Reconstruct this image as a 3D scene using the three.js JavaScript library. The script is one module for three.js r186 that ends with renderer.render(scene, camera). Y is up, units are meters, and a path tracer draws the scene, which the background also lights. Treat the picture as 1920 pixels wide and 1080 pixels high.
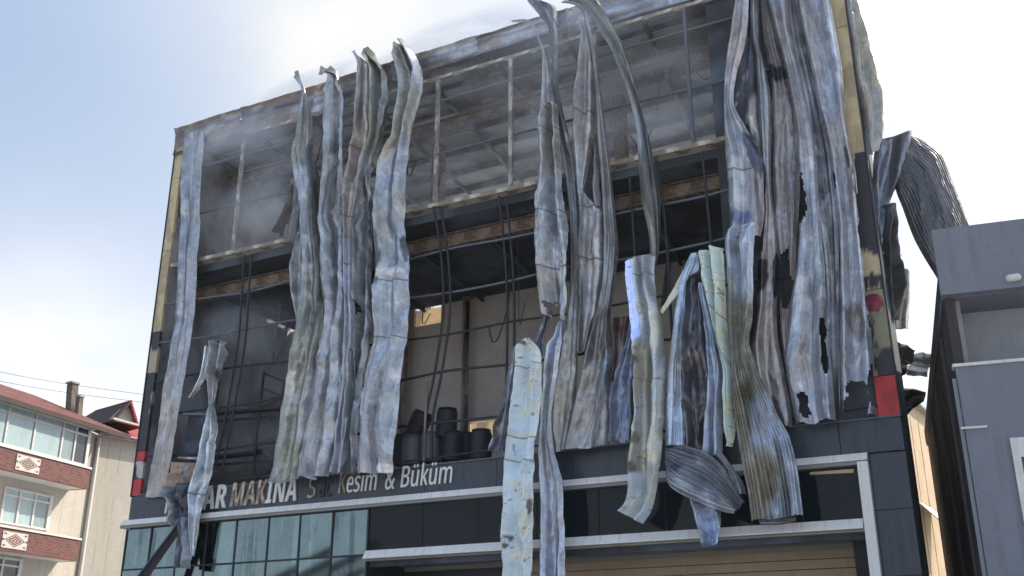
import * as THREE from 'three';
import { mergeGeometries, toCreasedNormals } from 'three/addons/utils/BufferGeometryUtils.js';
import { FontLoader } from 'three/addons/loaders/FontLoader.js';
import { TextGeometry } from 'three/addons/geometries/TextGeometry.js';
import { RoundedBoxGeometry } from 'three/addons/geometries/RoundedBoxGeometry.js';

// ------------------------------------------------------------------ camera, sky, sun, exposure
// The burnt facade is the plane z = 0 (x to the right along it, z out to the street), metres.
const V = (x, y, z) => new THREE.Vector3(x, y, z);
const CAM = V(29.137, 1.6, 26.685), RIGHT = V(.886631, 0, -.462478), DOWN = V(-.163116, -.935736, -.312715), FWD = V(-.432758, .352701, -.829652);
const scene = new THREE.Scene();
const camera = new THREE.PerspectiveCamera(30.94, 16 / 9, .1, 3000);
camera.position.copy(CAM); camera.lookAt(CAM.clone().add(FWD)); scene.add(camera);
const renderer = new THREE.WebGLRenderer({ antialias: true });
renderer.toneMapping = THREE.LinearToneMapping; renderer.toneMappingExposure = 1.25;
renderer.shadowMap.enabled = true;
const SUN = V(.44, .69, -.58).normalize();
const sun = new THREE.DirectionalLight(0xfff0d8, 5);
sun.position.copy(SUN).multiplyScalar(90).add(V(12, 8, 0)); sun.target.position.set(12, 8, 0);
sun.castShadow = true; sun.shadow.mapSize.set(4096, 4096);
Object.assign(sun.shadow.camera, { left: -60, right: 60, top: 50, bottom: -50, near: 1, far: 260 });
scene.add(sun, sun.target);

const rayDir = (px, py) => V(0, 0, 0).addScaledVector(RIGHT, px - 960).addScaledVector(DOWN, py - 540).addScaledVector(FWD, 1950);
const P = (px, py, z = 0) => { const d = rayDir(px, py); return CAM.clone().addScaledVector(d, (z - CAM.z) / d.z); };   // a point of the plane at depth z
const onPlane = (px, py, p0, n) => { const d = rayDir(px, py); return CAM.clone().addScaledVector(d, p0.clone().sub(CAM).dot(n) / d.dot(n)); };

// ------------------------------------------------------------------ noise
function rng(seed) { let s = seed >>> 0; return () => { s = s + 0x6D2B79F5 | 0; let t = Math.imul(s ^ s >>> 15, 1 | s); t = t + Math.imul(t ^ t >>> 7, 61 | t) ^ t; return ((t ^ t >>> 14) >>> 0) / 4294967296; }; }
const h2 = (x, y, s) => { let h = Math.imul(x, 374761393) + Math.imul(y, 668265263) + Math.imul(s, 974634599) | 0; h = Math.imul(h ^ h >>> 13, 1274126177); return ((h ^ h >>> 16) >>> 0) / 4294967296; };
const mod = (a, n) => ((a % n) + n) % n;
function vn(x, y, s = 0, pw = 0, ph = 0) {   // value noise 0..1, periodic when pw, ph are given
  let xi = Math.floor(x), yi = Math.floor(y), fx = x - xi, fy = y - yi, x1 = xi + 1, y1 = yi + 1;
  if (pw) { xi = mod(xi, pw); x1 = mod(x1, pw); } if (ph) { yi = mod(yi, ph); y1 = mod(y1, ph); }
  fx = fx * fx * (3 - 2 * fx); fy = fy * fy * (3 - 2 * fy);
  const a = h2(xi, yi, s), b = h2(x1, yi, s), c = h2(xi, y1, s), d = h2(x1, y1, s);
  return a + (b - a) * fx + (c - a) * fy + (a - b - c + d) * fx * fy;
}
function fbm(x, y, s = 0, o = 4, pw = 0, ph = 0) { let a = .5, t = 0, n = 0; for (let i = 0; i < o; i++) { t += a * vn(x, y, s + i * 17, pw, ph); n += a; a *= .5; x *= 2; y *= 2; pw *= 2; ph *= 2; } return t / n; }
const sm = (a, b, x) => { const t = Math.min(1, Math.max(0, (x - a) / (b - a))); return t * t * (3 - 2 * t); };
const mix = (a, b, t) => a + (b - a) * t;
const mix3 = (a, b, t) => [mix(a[0], b[0], t), mix(a[1], b[1], t), mix(a[2], b[2], t)];

// ------------------------------------------------------------------ sky (air and cloud only)
{
  const W = 1024, H = 512, data = new Float32Array(W * H * 4), d = V(0, 0, 0);
  const plume = rayDir(760, 30).normalize(), plume2 = rayDir(560, 120).normalize(), bank = rayDir(60, 760).normalize();
  for (let j = 0; j < H; j++) for (let i = 0; i < W; i++) {
    const el = ((j + .5) / H - .5) * Math.PI, az = ((i + .5) / W - .5) * 2 * Math.PI;
    d.set(Math.cos(el) * Math.cos(az), Math.sin(el), Math.cos(el) * Math.sin(az));
    const up = Math.max(0, d.y), th = Math.acos(Math.min(1, Math.max(-1, d.dot(SUN))));
    let c = mix3([.92, .98, 1.05], [.19, .31, .51], Math.pow(sm(.02, .52, up), .62));
    const k = 2.3 * Math.exp(-th / .45) + 3.2 * Math.exp(-th / .13);
    c = [c[0] + 1.06 * k, c[1] + 1.0 * k, c[2] + .9 * k];
    // thin high cloud everywhere, and the smoke that drifts off the roof
    const q = 1 / (up + .25), n = fbm(d.x * q * 2.2 + 7, d.z * q * 2.2 + 3, 5, 5), m = fbm(az * 9 + 3, el * 13, 9, 5);
    c = mix3(c, [.97, .97, .98], .05 * sm(.30, .9, n));
    const pl = Math.exp(-(Math.pow(Math.acos(Math.min(1, d.dot(plume))) / .18, 2))) + .55 * Math.exp(-(Math.pow(Math.acos(Math.min(1, d.dot(plume2))) / .06, 2)));
    c = mix3(c, [.90, .87, .81], Math.min(.9, pl * .72 * sm(-.6, .7, m)));
    const bk = Math.exp(-(Math.pow(Math.acos(Math.min(1, d.dot(bank))) / .13, 2)));
    c = mix3(c, [.93, .93, .95], Math.min(.8, bk * sm(.05, .7, m)));
    const o = (j * W + i) * 4; data[o] = c[0]; data[o + 1] = c[1]; data[o + 2] = c[2]; data[o + 3] = 1;
  }
  const t = new THREE.DataTexture(data, W, H, THREE.RGBAFormat, THREE.FloatType);
  t.mapping = THREE.EquirectangularReflectionMapping; t.magFilter = t.minFilter = THREE.LinearFilter; t.needsUpdate = true;
  scene.background = t; scene.environment = t;
}

// ------------------------------------------------------------------ textures
const s8 = v => Math.round(255 * (v <= .0031308 ? 12.92 * v : 1.055 * Math.pow(Math.min(1, v), 1 / 2.4) - .055));
function tex(w, h, fn, srgb = true) {
  const a = new Uint8Array(w * h * 4);
  for (let j = 0; j < h; j++) for (let i = 0; i < w; i++) { let c = fn(i / w, j / h); if (typeof c === 'number') c = [c, c, c]; const o = (j * w + i) * 4; for (let k = 0; k < 3; k++) a[o + k] = srgb ? s8(Math.max(0, c[k])) : Math.max(0, Math.min(255, c[k] * 255)); a[o + 3] = 255; }
  const t = new THREE.DataTexture(a, w, h); t.wrapS = t.wrapT = THREE.RepeatWrapping; t.magFilter = THREE.LinearFilter; t.minFilter = THREE.LinearMipmapLinearFilter; t.generateMipmaps = true;
  if (srgb) t.colorSpace = THREE.SRGBColorSpace; t.needsUpdate = true; return t;
}
const rep = (t, x, y) => { const c = t.clone(); c.repeat.set(x, y); c.needsUpdate = true; return c; };
// scorched zinc sheet: streaks down the sheet, blotches of ash, dark specks (covers 2 x 4 m)
const T_zinc = tex(512, 1024, (u, v) => {
  const streak = fbm(u * 40, v * 2, 1, 4, 40, 2), blot = fbm(u * 5, v * 8, 4, 5, 5, 8), fine = fbm(u * 44, v * 60, 8, 3, 44, 60), ash = fbm(u * 9, v * 16, 21, 4, 9, 16), dk = fbm(u * 16, v * 6, 33, 5, 16, 6);
  let c = .445 + .20 * (streak - .5) + .26 * (blot - .5) + .20 * (fine - .5);
  let col = mix3([c * .98, c, c * 1.04], [c * 1.01, c * .985, c * .97], sm(.45, .65, fbm(u * 3, v * 6, 55, 3, 3, 6)));
  col = mix3(col, [.68, .69, .70], .5 * sm(.60, .78, ash)); col = mix3(col, [.22, .21, .21], .4 * sm(.60, .80, dk));
  return col;
});
// the back of the sheets: cream foam residue with brown veins
const T_foam = tex(512, 1024, (u, v) => {
  const b = fbm(u * 6, v * 12, 71, 5, 6, 12), vein = Math.abs(fbm(u * 4, v * 11, 81, 5, 4, 11) - .5) + .04 * sm(.45, .6, fbm(u * 5, v * 9, 83, 3, 5, 9)), sp = fbm(u * 18, v * 30, 91, 5, 18, 30);
  let c = mix3([.68, .66, .57], [.62, .67, .70], sm(.34, .54, b));
  c = mix3(c, [.20, .17, .09], .5 * sm(.014, .002, vein)); c = mix3(c, [.10, .08, .05], .6 * sm(.68, .80, sp)); return c.map(x => x * (.86 + .3 * sp));
});
const B_crump = tex(512, 1024, (u, v) => { const a = 1 - 2 * Math.abs(fbm(u * 6, v * 8, 101, 4, 6, 8) - .5), b = 1 - 2 * Math.abs(fbm(u * 14, v * 16, 111, 3, 14, 16) - .5); return .5 * a * a + .3 * b * b + .2 * fbm(u * 40, v * 40, 121, 2, 40, 40); }, false);
const B_rib = tex(256, 256, (u, v) => .5 + .35 * Math.sin(u * Math.PI * 2 * 20) * (.7 + .3 * vn(u * 5, v * 4, 3, 5, 4)) + .25 * (fbm(u * 6, v * 6, 131, 4, 6, 6) - .5), false);
const T_plaster = tex(512, 512, (u, v) => { const a = fbm(u * 6, v * 6, 141, 5, 6, 6), f = fbm(u * 90, v * 90, 151, 2, 90, 90), s = fbm(u * 40, v * 4, 161, 3, 40, 4); return .82 + .22 * (a - .5) + .12 * (f - .5) + .12 * (s - .5); });
// run-down dirt and ash: streaks that start anywhere and fade out along the fall of water
const T_drip = tex(512, 512, (u, v) => { const s = fbm(u * 38, v * 2, 301, 3, 38, 2), a = fbm(u * 6, v * 6, 303, 5, 6, 6), f = fbm(u * 70, v * 70, 307, 2, 70, 70), d = sm(.45, .8, s) * sm(.35, .65, a); let c = .86 + .16 * (a - .5) + .12 * (f - .5); c *= 1 - .16 * d; return [c, c * (1 - .02 * d), c * (1 - .05 * d)]; });
const T_run = tex(512, 512, (u, v) => { const s = fbm(u * 44, v * 2, 311, 3, 44, 2), a = fbm(u * 6, v * 5, 313, 5, 6, 5), f = fbm(u * 70, v * 70, 317, 2, 70, 70), e = fbm(u * 30, v * 2, 319, 3, 30, 2), d = sm(.5, .7, s) * sm(.42, .6, a), l = sm(.55, .7, e) * sm(.55, .42, a); const c = .80 + .30 * (a - .5) + .16 * (f - .5) - .34 * d + .2 * l; return [c, c, c]; });
const T_soot = tex(512, 512, (u, v) => { const a = fbm(u * 5, v * 5, 171, 5, 5, 5), s = fbm(u * 30, v * 4, 181, 3, 30, 4), f = fbm(u * 70, v * 70, 183, 2, 70, 70); const k = sm(.38, .66, a); return mix3([.42, .38, .34], [.95, .93, .9], k).map(x => x * (.8 + .3 * s + .15 * (f - .5))); });
const T_rust = tex(256, 256, (u, v) => { const a = fbm(u * 6, v * 6, 191, 5, 6, 6), f = fbm(u * 40, v * 40, 193, 2, 40, 40); return mix3([.20, .13, .095], [.34, .28, .23], sm(.35, .65, a)).map(x => x * (.7 + .6 * f)); });
const T_grain = tex(512, 512, (u, v) => { const f = fbm(u * 80, v * 80, 201, 3, 80, 80), a = fbm(u * 4, v * 4, 203, 4, 4, 4); return .75 + .35 * (f - .5) + .5 * (a - .5); });
const T_tilewall = tex(512, 512, (u, v) => {   // small red-brown cladding blocks of far balconies, 2 x 2 m
  const r = Math.floor(v * 16), uu = u * 8 + (r % 2) * .5, cx = uu - Math.floor(uu), cy = v * 16 - r, mort = cx < .07 || cy < .12, n = h2(mod(Math.floor(uu), 8), r, 7), f = vn(u * 120, v * 120, 9, 120, 120);
  return mort ? [.17, .12, .11] : mix3([.10, .026, .026], [.17, .055, .05], n).map(x => x * (.85 + .3 * f));
});
const T_roof = tex(512, 512, (u, v) => { const n = h2(Math.floor(u * 16), Math.floor(v * 12), 3), a = fbm(u * 5, v * 5, 211, 4, 5, 5); return mix3([.10, .032, .028], [.19, .068, .058], n).map(x => x * (.6 + .7 * a)); });
const B_roof = tex(512, 512, (u, v) => .5 + .3 * Math.sin(u * Math.PI * 32) + .3 * (1 - mod(v * 12, 1)), false);

// ------------------------------------------------------------------ materials
const std = (c, rough = .8, o = {}) => { const m = new THREE.MeshStandardMaterial({ roughness: rough, side: THREE.DoubleSide, ...o }); m.color.setRGB(...c); return m; };
const M = {
  zinc: std([1, 1, 1], .40, { map: T_zinc, metalness: .65, vertexColors: true, bumpMap: B_crump, bumpScale: .018 }),
  foam: std([1, 1, 1], .85, { map: T_foam, vertexColors: true, bumpMap: B_crump, bumpScale: .04 }),
  char: std([1, 1, 1], .9, { map: T_soot, vertexColors: true, bumpMap: B_crump, bumpScale: .04 }),
  dark: std([.030, .033, .040], .38, { map: rep(T_plaster, .5, .5), bumpMap: T_grain, bumpScale: .001 }),
  fascia: std([.046, .062, .090], .36, { map: rep(T_run, .3, .3), bumpMap: T_grain, bumpScale: .001 }),
  trim: std([.92, .92, .90], .45, { map: rep(T_drip, .37, .37) }),
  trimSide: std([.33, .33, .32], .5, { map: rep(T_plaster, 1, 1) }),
  steel: std([.035, .037, .045], .55, { map: rep(T_plaster, 1, 1), metalness: .2 }),
  girt: std([.13, .15, .19], .5, { map: rep(T_plaster, 1, 1) }),
  pale: std([.62, .58, .50], .6, { map: rep(T_soot, 1, 1) }),
  post: std([.50, .50, .46], .6, { map: rep(T_soot, 1, .6) }),
  rafter: std([.26, .28, .32], .9, { map: rep(T_soot, .3, .3) }),
  rust: std([.72, .72, .72], .85, { map: T_rust, bumpMap: T_grain, bumpScale: .003 }),
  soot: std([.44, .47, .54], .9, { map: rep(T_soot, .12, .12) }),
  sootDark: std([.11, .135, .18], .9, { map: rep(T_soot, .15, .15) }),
  inner: std([.74, .68, .61], .9, { map: rep(T_plaster, .3, .3) }),
  innerCol: std([.46, .38, .30], .9, { map: rep(T_soot, .3, .3) }),
  concrete: std([.46, .45, .44], .9, { map: rep(T_grain, .4, .4) }),
  roofSheet: std([.42, .44, .48], .4, { map: rep(T_soot, .3, .3), metalness: .5, bumpMap: B_rib, bumpScale: .004 }),
  yellow: std([.62, .49, .25], .5, { map: T_soot, vertexColors: true }),
  panel: std([1, 1, 1], .5, { map: T_plaster, vertexColors: true, bumpMap: T_grain, bumpScale: .002 }),
  glassBlue: std([.19, .26, .275], .05, { metalness: 1, map: rep(T_run, .12, .12) }),
  glassDark: new THREE.MeshPhysicalMaterial({ color: new THREE.Color().setRGB(.006, .014, .020), roughness: .06, ior: 1.5, map: rep(T_plaster, .15, .15), side: THREE.DoubleSide, specularIntensity: .4 }),
  lettering: std([.78, .77, .73], .5), letterBurnt: std([.68, .58, .49], .8, { map: T_soot }), letterGone: std([.07, .065, .065], .9),
  barrel: std([.012, .015, .022], .6, { bumpMap: T_grain, bumpScale: .002 }), barrelGrey: std([.10, .11, .13], .5, { bumpMap: T_grain, bumpScale: .002 }),
  amber: new THREE.MeshPhysicalMaterial({ color: new THREE.Color().setRGB(.96, .84, .66), roughness: 1, transmission: .6, thickness: 0, map: T_plaster, side: THREE.DoubleSide }),
  roofLight: new THREE.MeshPhysicalMaterial({ color: new THREE.Color().setRGB(.85, .85, .82), roughness: 1, transmission: .6, thickness: 0, map: T_soot, side: THREE.DoubleSide }),
  shutter: std([.52, .39, .25], .6, { map: rep(T_plaster, .4, .4) }),
  soffit: std([.36, .34, .29], .7, { map: rep(T_plaster, .5, .5) }),
  cream: std([.56, .53, .475], .9, { map: rep(T_drip, .2, .2), bumpMap: rep(T_grain, 1, 1), bumpScale: .01 }),
  creamWarm: std([.66, .52, .36], .9, { map: rep(T_plaster, .3, .3), bumpMap: rep(T_grain, 1, 1), bumpScale: .01 }),
  white: std([.78, .77, .76], .5, { map: rep(T_plaster, .5, .5) }),
  tileWall: std([1, 1, 1], .7, { map: rep(T_tilewall, .5, .5) }),
  roof: std([1, 1, 1], .8, { map: rep(T_roof, .35, .35), bumpMap: rep(B_roof, .35, .35), bumpScale: .04 }),
  redRoof: std([.36, .06, .055], .7, { map: rep(T_plaster, .3, .3), bumpMap: rep(B_roof, .35, .35), bumpScale: .03 }),
  brownRoof: std([.07, .05, .045], .8, { map: rep(T_plaster, .6, .6) }),
  curtain: std([.42, .56, .60], .12, { map: rep(T_plaster, .8, .2) }), paneDark: std([.05, .06, .07], .1),
  paneGrey: std([.30, .38, .41], .12, { map: rep(T_plaster, .8, .2) }),
  greyWall: std([.22, .24, .29], .9, { map: rep(T_drip, .22, .22), bumpMap: rep(T_grain, 1, 1), bumpScale: .01 }),
  greyLight: std([.40, .42, .46], .8, { map: rep(T_plaster, .4, .4) }),
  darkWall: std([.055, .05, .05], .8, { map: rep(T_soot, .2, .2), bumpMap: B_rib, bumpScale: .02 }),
  brick: std([.22, .20, .18], .95, { map: rep(T_soot, .3, .3), bumpMap: rep(T_grain, .8, .8), bumpScale: .03 }),
  asphalt: std([.14, .14, .14], .95, { map: rep(T_grain, .3, .3) }), paving: std([.44, .44, .44], .9, { map: rep(T_grain, .4, .4) }),
  wire: std([.05, .05, .055], .6), pipe: std([.62, .61, .58], .5), pipeGrey: std([.20, .22, .26], .5),
};

// ------------------------------------------------------------------ builders
const taken = {};
const numbered = n => { const k = taken[n] = (taken[n] ?? -1) + 1; return k ? `${n}_${String(k).padStart(3, '0')}` : n; };
function thing(name, label, category, group) { const o = new THREE.Group(); o.name = numbered(name); o.userData = { label, category }; if (group) o.userData.group = group; scene.add(o); return o; }
function part(name, geo, mat, parent, label) {
  const g = Array.isArray(geo) ? (geo.length > 1 ? mergeGeometries(geo.map(x => { const y = x.index ? x.toNonIndexed() : x; for (const k of Object.keys(y.attributes)) if (!['position', 'normal', 'uv', 'color'].includes(k)) y.deleteAttribute(k); return y; })) : geo[0]) : geo;
  const m = new THREE.Mesh(g, mat); m.name = name; m.castShadow = m.receiveShadow = true; if (label) m.userData.label = label; parent.add(m); return m;
}
function ground(name, geo, mat) { const m = part(name, geo, mat, scene); m.userData = { kind: 'structure' }; return m; }
function boxUV(g) {   // uv in metres by the way each face points
  const n = g.index ? g.toNonIndexed() : g, p = n.attributes.position, q = n.attributes.normal, uv = new Float32Array(p.count * 2);
  for (let i = 0; i < p.count; i++) { const ax = Math.abs(q.getX(i)), ay = Math.abs(q.getY(i)), az = Math.abs(q.getZ(i)); const x = p.getX(i), y = p.getY(i), z = p.getZ(i);
    if (ay > ax && ay > az) uv.set([x, z], i * 2); else if (ax > az) uv.set([z, y], i * 2); else uv.set([x, y], i * 2); }
  n.setAttribute('uv', new THREE.BufferAttribute(uv, 2)); return n;
}
function box(x0, x1, y0, y1, z0, z1, r = 0) { const g = r ? new RoundedBoxGeometry(x1 - x0, y1 - y0, z1 - z0, 2, r) : new THREE.BoxGeometry(x1 - x0, y1 - y0, z1 - z0); g.translate((x0 + x1) / 2, (y0 + y1) / 2, (z0 + z1) / 2); return boxUV(g); }
function bar(a, b, w, h, up = V(0, 1, 0)) {   // a box beam from a to b
  const d = b.clone().sub(a), L = d.length(); d.normalize(); const s = Math.abs(d.dot(up)) > .95 ? V(1, 0, 0) : new THREE.Vector3().crossVectors(up, d).normalize(), t = new THREE.Vector3().crossVectors(d, s);
  const g = boxUV(new THREE.BoxGeometry(w, h, L)); g.applyMatrix4(new THREE.Matrix4().makeBasis(s, t, d).setPosition(a.clone().add(b).multiplyScalar(.5))); return g;
}
function ibeam(a, b, h, w, t = .03) { const up = V(0, 1, 0), o = V(0, h / 2 - t / 2, 0); return [bar(a.clone().add(o), b.clone().add(o), w, t), bar(a.clone().sub(o), b.clone().sub(o), w, t), bar(a, b, t, h - 2 * t - .002)]; }
function tube(pts, r, seg = 24, rad = 6) { return new THREE.TubeGeometry(new THREE.CatmullRomCurve3(pts), seg, r, rad); }
function quad(a, b, c, d, t = .04) {   // a slab of thickness t on four corners (a b c d round), t behind its face
  const n = new THREE.Vector3().crossVectors(b.clone().sub(a), d.clone().sub(a)).normalize(), f = [a, b, c, d], k = f.map(p => p.clone().addScaledVector(n, -t)), pos = [], uv = [];
  const ux = b.clone().sub(a).normalize(), uy = new THREE.Vector3().crossVectors(n, ux);
  const face = (p, q, r, s) => { for (const w of [p, q, r, p, r, s]) { pos.push(w.x, w.y, w.z); uv.push(w.dot(ux), w.dot(uy)); } };
  face(...f); face(k[3], k[2], k[1], k[0]); for (let i = 0; i < 4; i++) { const j = (i + 1) % 4; face(f[j], f[i], k[i], k[j]); }
  const g = new THREE.BufferGeometry(); g.setAttribute('position', new THREE.Float32BufferAttribute(pos, 3)); g.setAttribute('uv', new THREE.Float32BufferAttribute(uv, 2)); g.computeVertexNormals(); return g;
}

// A sheet of thin metal between two edges. rows: [xl, yl, xr, yr, zl?, zr?] picture points laid on planes zl, zr metres in front of the facade.
function sheetGeo(rows, o = {}) {
  const z = o.z ?? [.3, .3], nu = o.nu ?? 38, seed = o.seed ?? 1, L = [], R = [];
  for (const r of rows) { L.push(o.at ? o.at(r[0], r[1], 0) : P(r[0], r[1], r[4] ?? z[0])); R.push(o.at ? o.at(r[2], r[3], 1) : P(r[2], r[3], r[5] ?? r[4] ?? z[1])); }
  const cl = new THREE.CatmullRomCurve3(L, false, 'catmullrom', .35), cr = new THREE.CatmullRomCurve3(R, false, 'catmullrom', .35);
  const mid = L.map((p, i) => p.clone().add(R[i]).multiplyScalar(.5)), seg = mid.map((p, i) => i ? p.distanceTo(mid[i - 1]) : 0), cum = []; seg.reduce((a, b, i) => cum[i] = a + b, 0);
  const len = cum[cum.length - 1], width = o.width ?? L.reduce((a, p, i) => a + p.distanceTo(R[i]), 0) / L.length, nv = o.nv ?? Math.min(220, Math.max(12, Math.round(len * 12)));
  let ts = Array.from({ length: nv + 1 }, (_, i) => i / nv);
  const seams = o.seams ?? []; for (const s of seams) ts.push(s - .035 / len, s - .012 / len, s + .012 / len, s + .035 / len); ts = ts.filter(t => t >= 0 && t <= 1).sort((a, b) => a - b);
  const fold = o.fold ?? [[0, 0], [1, 0]], fl = u => { for (let i = 1; i < fold.length; i++) if (u <= fold[i][0]) return mix(fold[i - 1][1], fold[i][1], (u - fold[i - 1][0]) / (fold[i][0] - fold[i - 1][0])); return fold[fold.length - 1][1]; };
  const fv = o.foldV ?? [[0, 1], [1, 1]], fw = t => { for (let i = 1; i < fv.length; i++) if (t <= fv[i][0]) return mix(fv[i - 1][1], fv[i][1], (t - fv[i - 1][0]) / (fv[i][0] - fv[i - 1][0])); return fv[fv.length - 1][1]; };
  const crump = o.crump ?? 1, flange = o.flange ?? .11, nvv = ts.length, pos = [], back = [], uv = [], col = [], thick = .014;
  const uoff = h2(seed, 1, 3) * 2, voff = h2(seed, 2, 3) * 4, N = V(0, 0, 0), T = V(0, 0, 0), A = V(0, 0, 0);
  const pt = (c, s) => { let i = 1; while (i < cum.length - 1 && cum[i] < s) i++; const f = seg[i] > 1e-6 ? (s - cum[i - 1]) / seg[i] : 0; return c.getPoint(Math.min(1, (i - 1 + f) / (cum.length - 1))); };
  const tear = o.tear ?? 0, rc = rng(seed * 91 + 7), crs = [0, 1, 2].map(k => ({ k, u: (k + .2 + .6 * rc()) / 3, w: .14 + .20 * rc(), a: (k % 2 ? -1 : 1) * (.11 + .13 * rc()) }));
  for (let j = 0; j < nvv; j++) {
    const t = ts[j], s = t * len, a = pt(cl, s), b = pt(cr, s), a2 = pt(cl, Math.min(len, s + .05)), b2 = pt(cr, Math.min(len, s + .05)), a0 = pt(cl, Math.max(0, s - .05)), b0 = pt(cr, Math.max(0, s - .05));
    A.subVectors(b, a); const w = A.length(); A.normalize(); T.copy(a2).add(b2).sub(a0).sub(b0).normalize(); N.crossVectors(T, A).normalize(); if (N.z < 0 && !o.free) N.negate();
    const gs = seams.some(q => Math.abs(q - t) < .02 / len) ? -.018 : 0;
    const top = t < .02 ? t / .02 : 1;
    for (let i = 0; i <= nu; i++) {
      const u = i / nu, X = u * Math.max(w, .3 * width), e = Math.min(u, 1 - u) * w;
      const scale = Math.min(1, w / .7);
      let d = fl(u) * fw(t) + gs;
      if (flange && e < .09) d -= flange * (1 - e / .09) * scale;
      for (const q of crs) { const uc = q.u + .3 * (fbm(t * 2.5 + q.k, q.k * 3, seed, 3) - .5), x = Math.abs(u - uc) / q.w; if (x < 1) d += q.a * (1 - x) * scale * top * crump * (.4 + 1.2 * fbm(s * .35, q.k * 5, seed + 2, 2)); }
      const ks = s * .75 + (u - .5) * (seed % 3 - 1) * .9 + seed * 3, ki = Math.floor(ks), kk = mix(h2(ki, seed, 77), h2(ki + 1, seed, 77), ks - ki) - .5;
      d += .2 * kk * crump * scale * top;
      const r1 = 1 - Math.abs(2 * fbm(X * 1.6 + t * 2, s * .45 + 9, seed * 7 + 1, 3) - 1), r2 = 1 - Math.abs(2 * fbm(X * 2.2 + s * .9, s * 1.1 - X * 1.3, seed * 7 + 2, 3) - 1);
      const r3 = 1 - Math.abs(2 * fbm(X * 2.6 + s * .1, s * .16 + 4, seed * 7 + 3, 2) - 1);
      d += crump * scale * top * (.08 * (fbm(X * .9, s * .4, seed * 7, 3) - .5) + .04 * (r3 * r3 - .5) + .12 * (r1 * r1 - .5) + .08 * (r2 * r2 * r2 - .3));
      if (o.ribs) d += o.ribAmp * Math.sin(u * Math.PI * 2 * o.ribs) * (o.ribV ? sm(o.ribV[0], o.ribV[1], t) : 1);
      const x = mix(a.x, b.x, u) + N.x * d, y = mix(a.y, b.y, u) + N.y * d + (tear && t > .9 ? tear * (t - .9) * 10 * (fbm(X * 5, 3, seed, 3) - .5) : 0), zz = mix(a.z, b.z, u) + N.z * d;
      pos.push(x, y, zz); back.push(x - N.x * thick, y - N.y * thick, zz - N.z * thick); uv.push((X + uoff) / 2, (s + voff) / 4);
      // colour of the metal itself: bare zinc, scorch-browned zinc, soot, char
      let c = o.tint ?? [.95, 1, 1.06];
      const n1 = fbm(X * 1.1 + seed, s * .32, seed * 5 + 3, 4), n2 = fbm(X * 2.4, s * .26 + seed, seed * 5 + 4, 5), n3 = fbm(X * 3 + 5, s * 1.2, seed * 5 + 6, 4);
      if (o.stain) c = mix3(c, o.stain, sm(.62, .48, n1 + (.5 - (o.stainAmt ?? .5)) * .6 + (o.stainTo ? .5 * sm(o.stainTo - .12, o.stainTo + .12, t) : 0)));
      c = mix3(c, [.30, .295, .31], sm(.66, .46, n2 + .58 - (o.soot ?? .32) * .8) * .75);
      c = mix3(c, [.20, .20, .215], sm(.52, .64, fbm(X * 3.4 + seed * 3, s * .13 + seed, seed * 5 + 9, 4) - .06 + ((o.soot ?? .32) - .3) * .5) * .8);
      c = mix3(c, [1.35, 1.38, 1.4], .6 * sm(.66, .72, n3) * (o.ash ?? .6));
      if (gs) c = mix3(c, [.25, .24, .24], .7);
      for (const q of o.marks ?? []) { const dd = Math.hypot((u - q[0]) / q[2], (t - q[1]) / q[3]) + (fbm(X * 4, s * 2.2, seed * 3 + 8, 4) - .5) * 1.5; c = mix3(c, q[4], sm(1 + (q[5] ?? .06), 1 - (q[5] ?? .06), dd)); }
      col.push(...c);
    }
  }
  const idx = [], row = nu + 1, n = nvv * row, gone = (i, j) => (o.holes ?? []).some(q => { const u = (i + .5) / nu, t = (ts[j] + ts[Math.min(nvv - 1, j + 1)]) / 2; return Math.hypot((u - q[0]) / q[2], (t - q[1]) / q[3]) + (fbm(u * width * 2.6, t * len * 2.2, seed + 40, 5) - .5) * 2.3 < 1; });
  for (let j = 0; j < nvv - 1; j++) for (let i = 0; i < nu; i++) { if (o.holes && gone(i, j)) continue; const p = j * row + i; idx.push(p, p + row, p + 1, p + 1, p + row, p + row + 1); idx.push(n + p, n + p + 1, n + p + row, n + p + 1, n + p + row + 1, n + p + row); }
  const kept = (i, j) => i >= 0 && j >= 0 && i < nu && j < nvv - 1 && !(o.holes && gone(i, j)), rim = (a, b) => idx.push(a, n + a, b, b, n + a, n + b);
  for (let j = 0; j < nvv - 1; j++) for (let i = 0; i < nu; i++) if (kept(i, j)) { const p = j * row + i; if (!kept(i - 1, j)) rim(p, p + row); if (!kept(i + 1, j)) rim(p + 1, p + row + 1); if (!kept(i, j - 1)) rim(p, p + 1); if (!kept(i, j + 1)) rim(p + row, p + row + 1); }
  const g = new THREE.BufferGeometry();
  g.setAttribute('position', new THREE.Float32BufferAttribute(pos.concat(back), 3)); g.setAttribute('uv', new THREE.Float32BufferAttribute(uv.concat(uv), 2)); g.setAttribute('color', new THREE.Float32BufferAttribute(col.concat(col), 3));
  g.setIndex(idx); g.computeVertexNormals(); return g;
}
const SHEETS = 'fire-torn metal sheets hanging from the burnt facade';
let sheetSeed = 0;
function sheet(label, rows, o = {}) {
  const m = new THREE.Mesh(sheetGeo(rows, { seed: ++sheetSeed, ...o }), o.mat ?? M.zinc);
  m.name = numbered('hanging_metal_sheet'); m.userData = { label, category: 'metal sheet', group: SHEETS }; m.castShadow = m.receiveShadow = true; scene.add(m); return m;
}
const fromTop = rows => { const [a, b] = rows, k = (a[1] + 90) / (b[1] - a[1]), k2 = (a[3] + 90) / (b[3] - a[3]); return [[a[0] - (b[0] - a[0]) * k, -90, a[2] - (b[2] - a[2]) * k2, -90, a[4], a[5]], ...rows]; };

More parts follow.
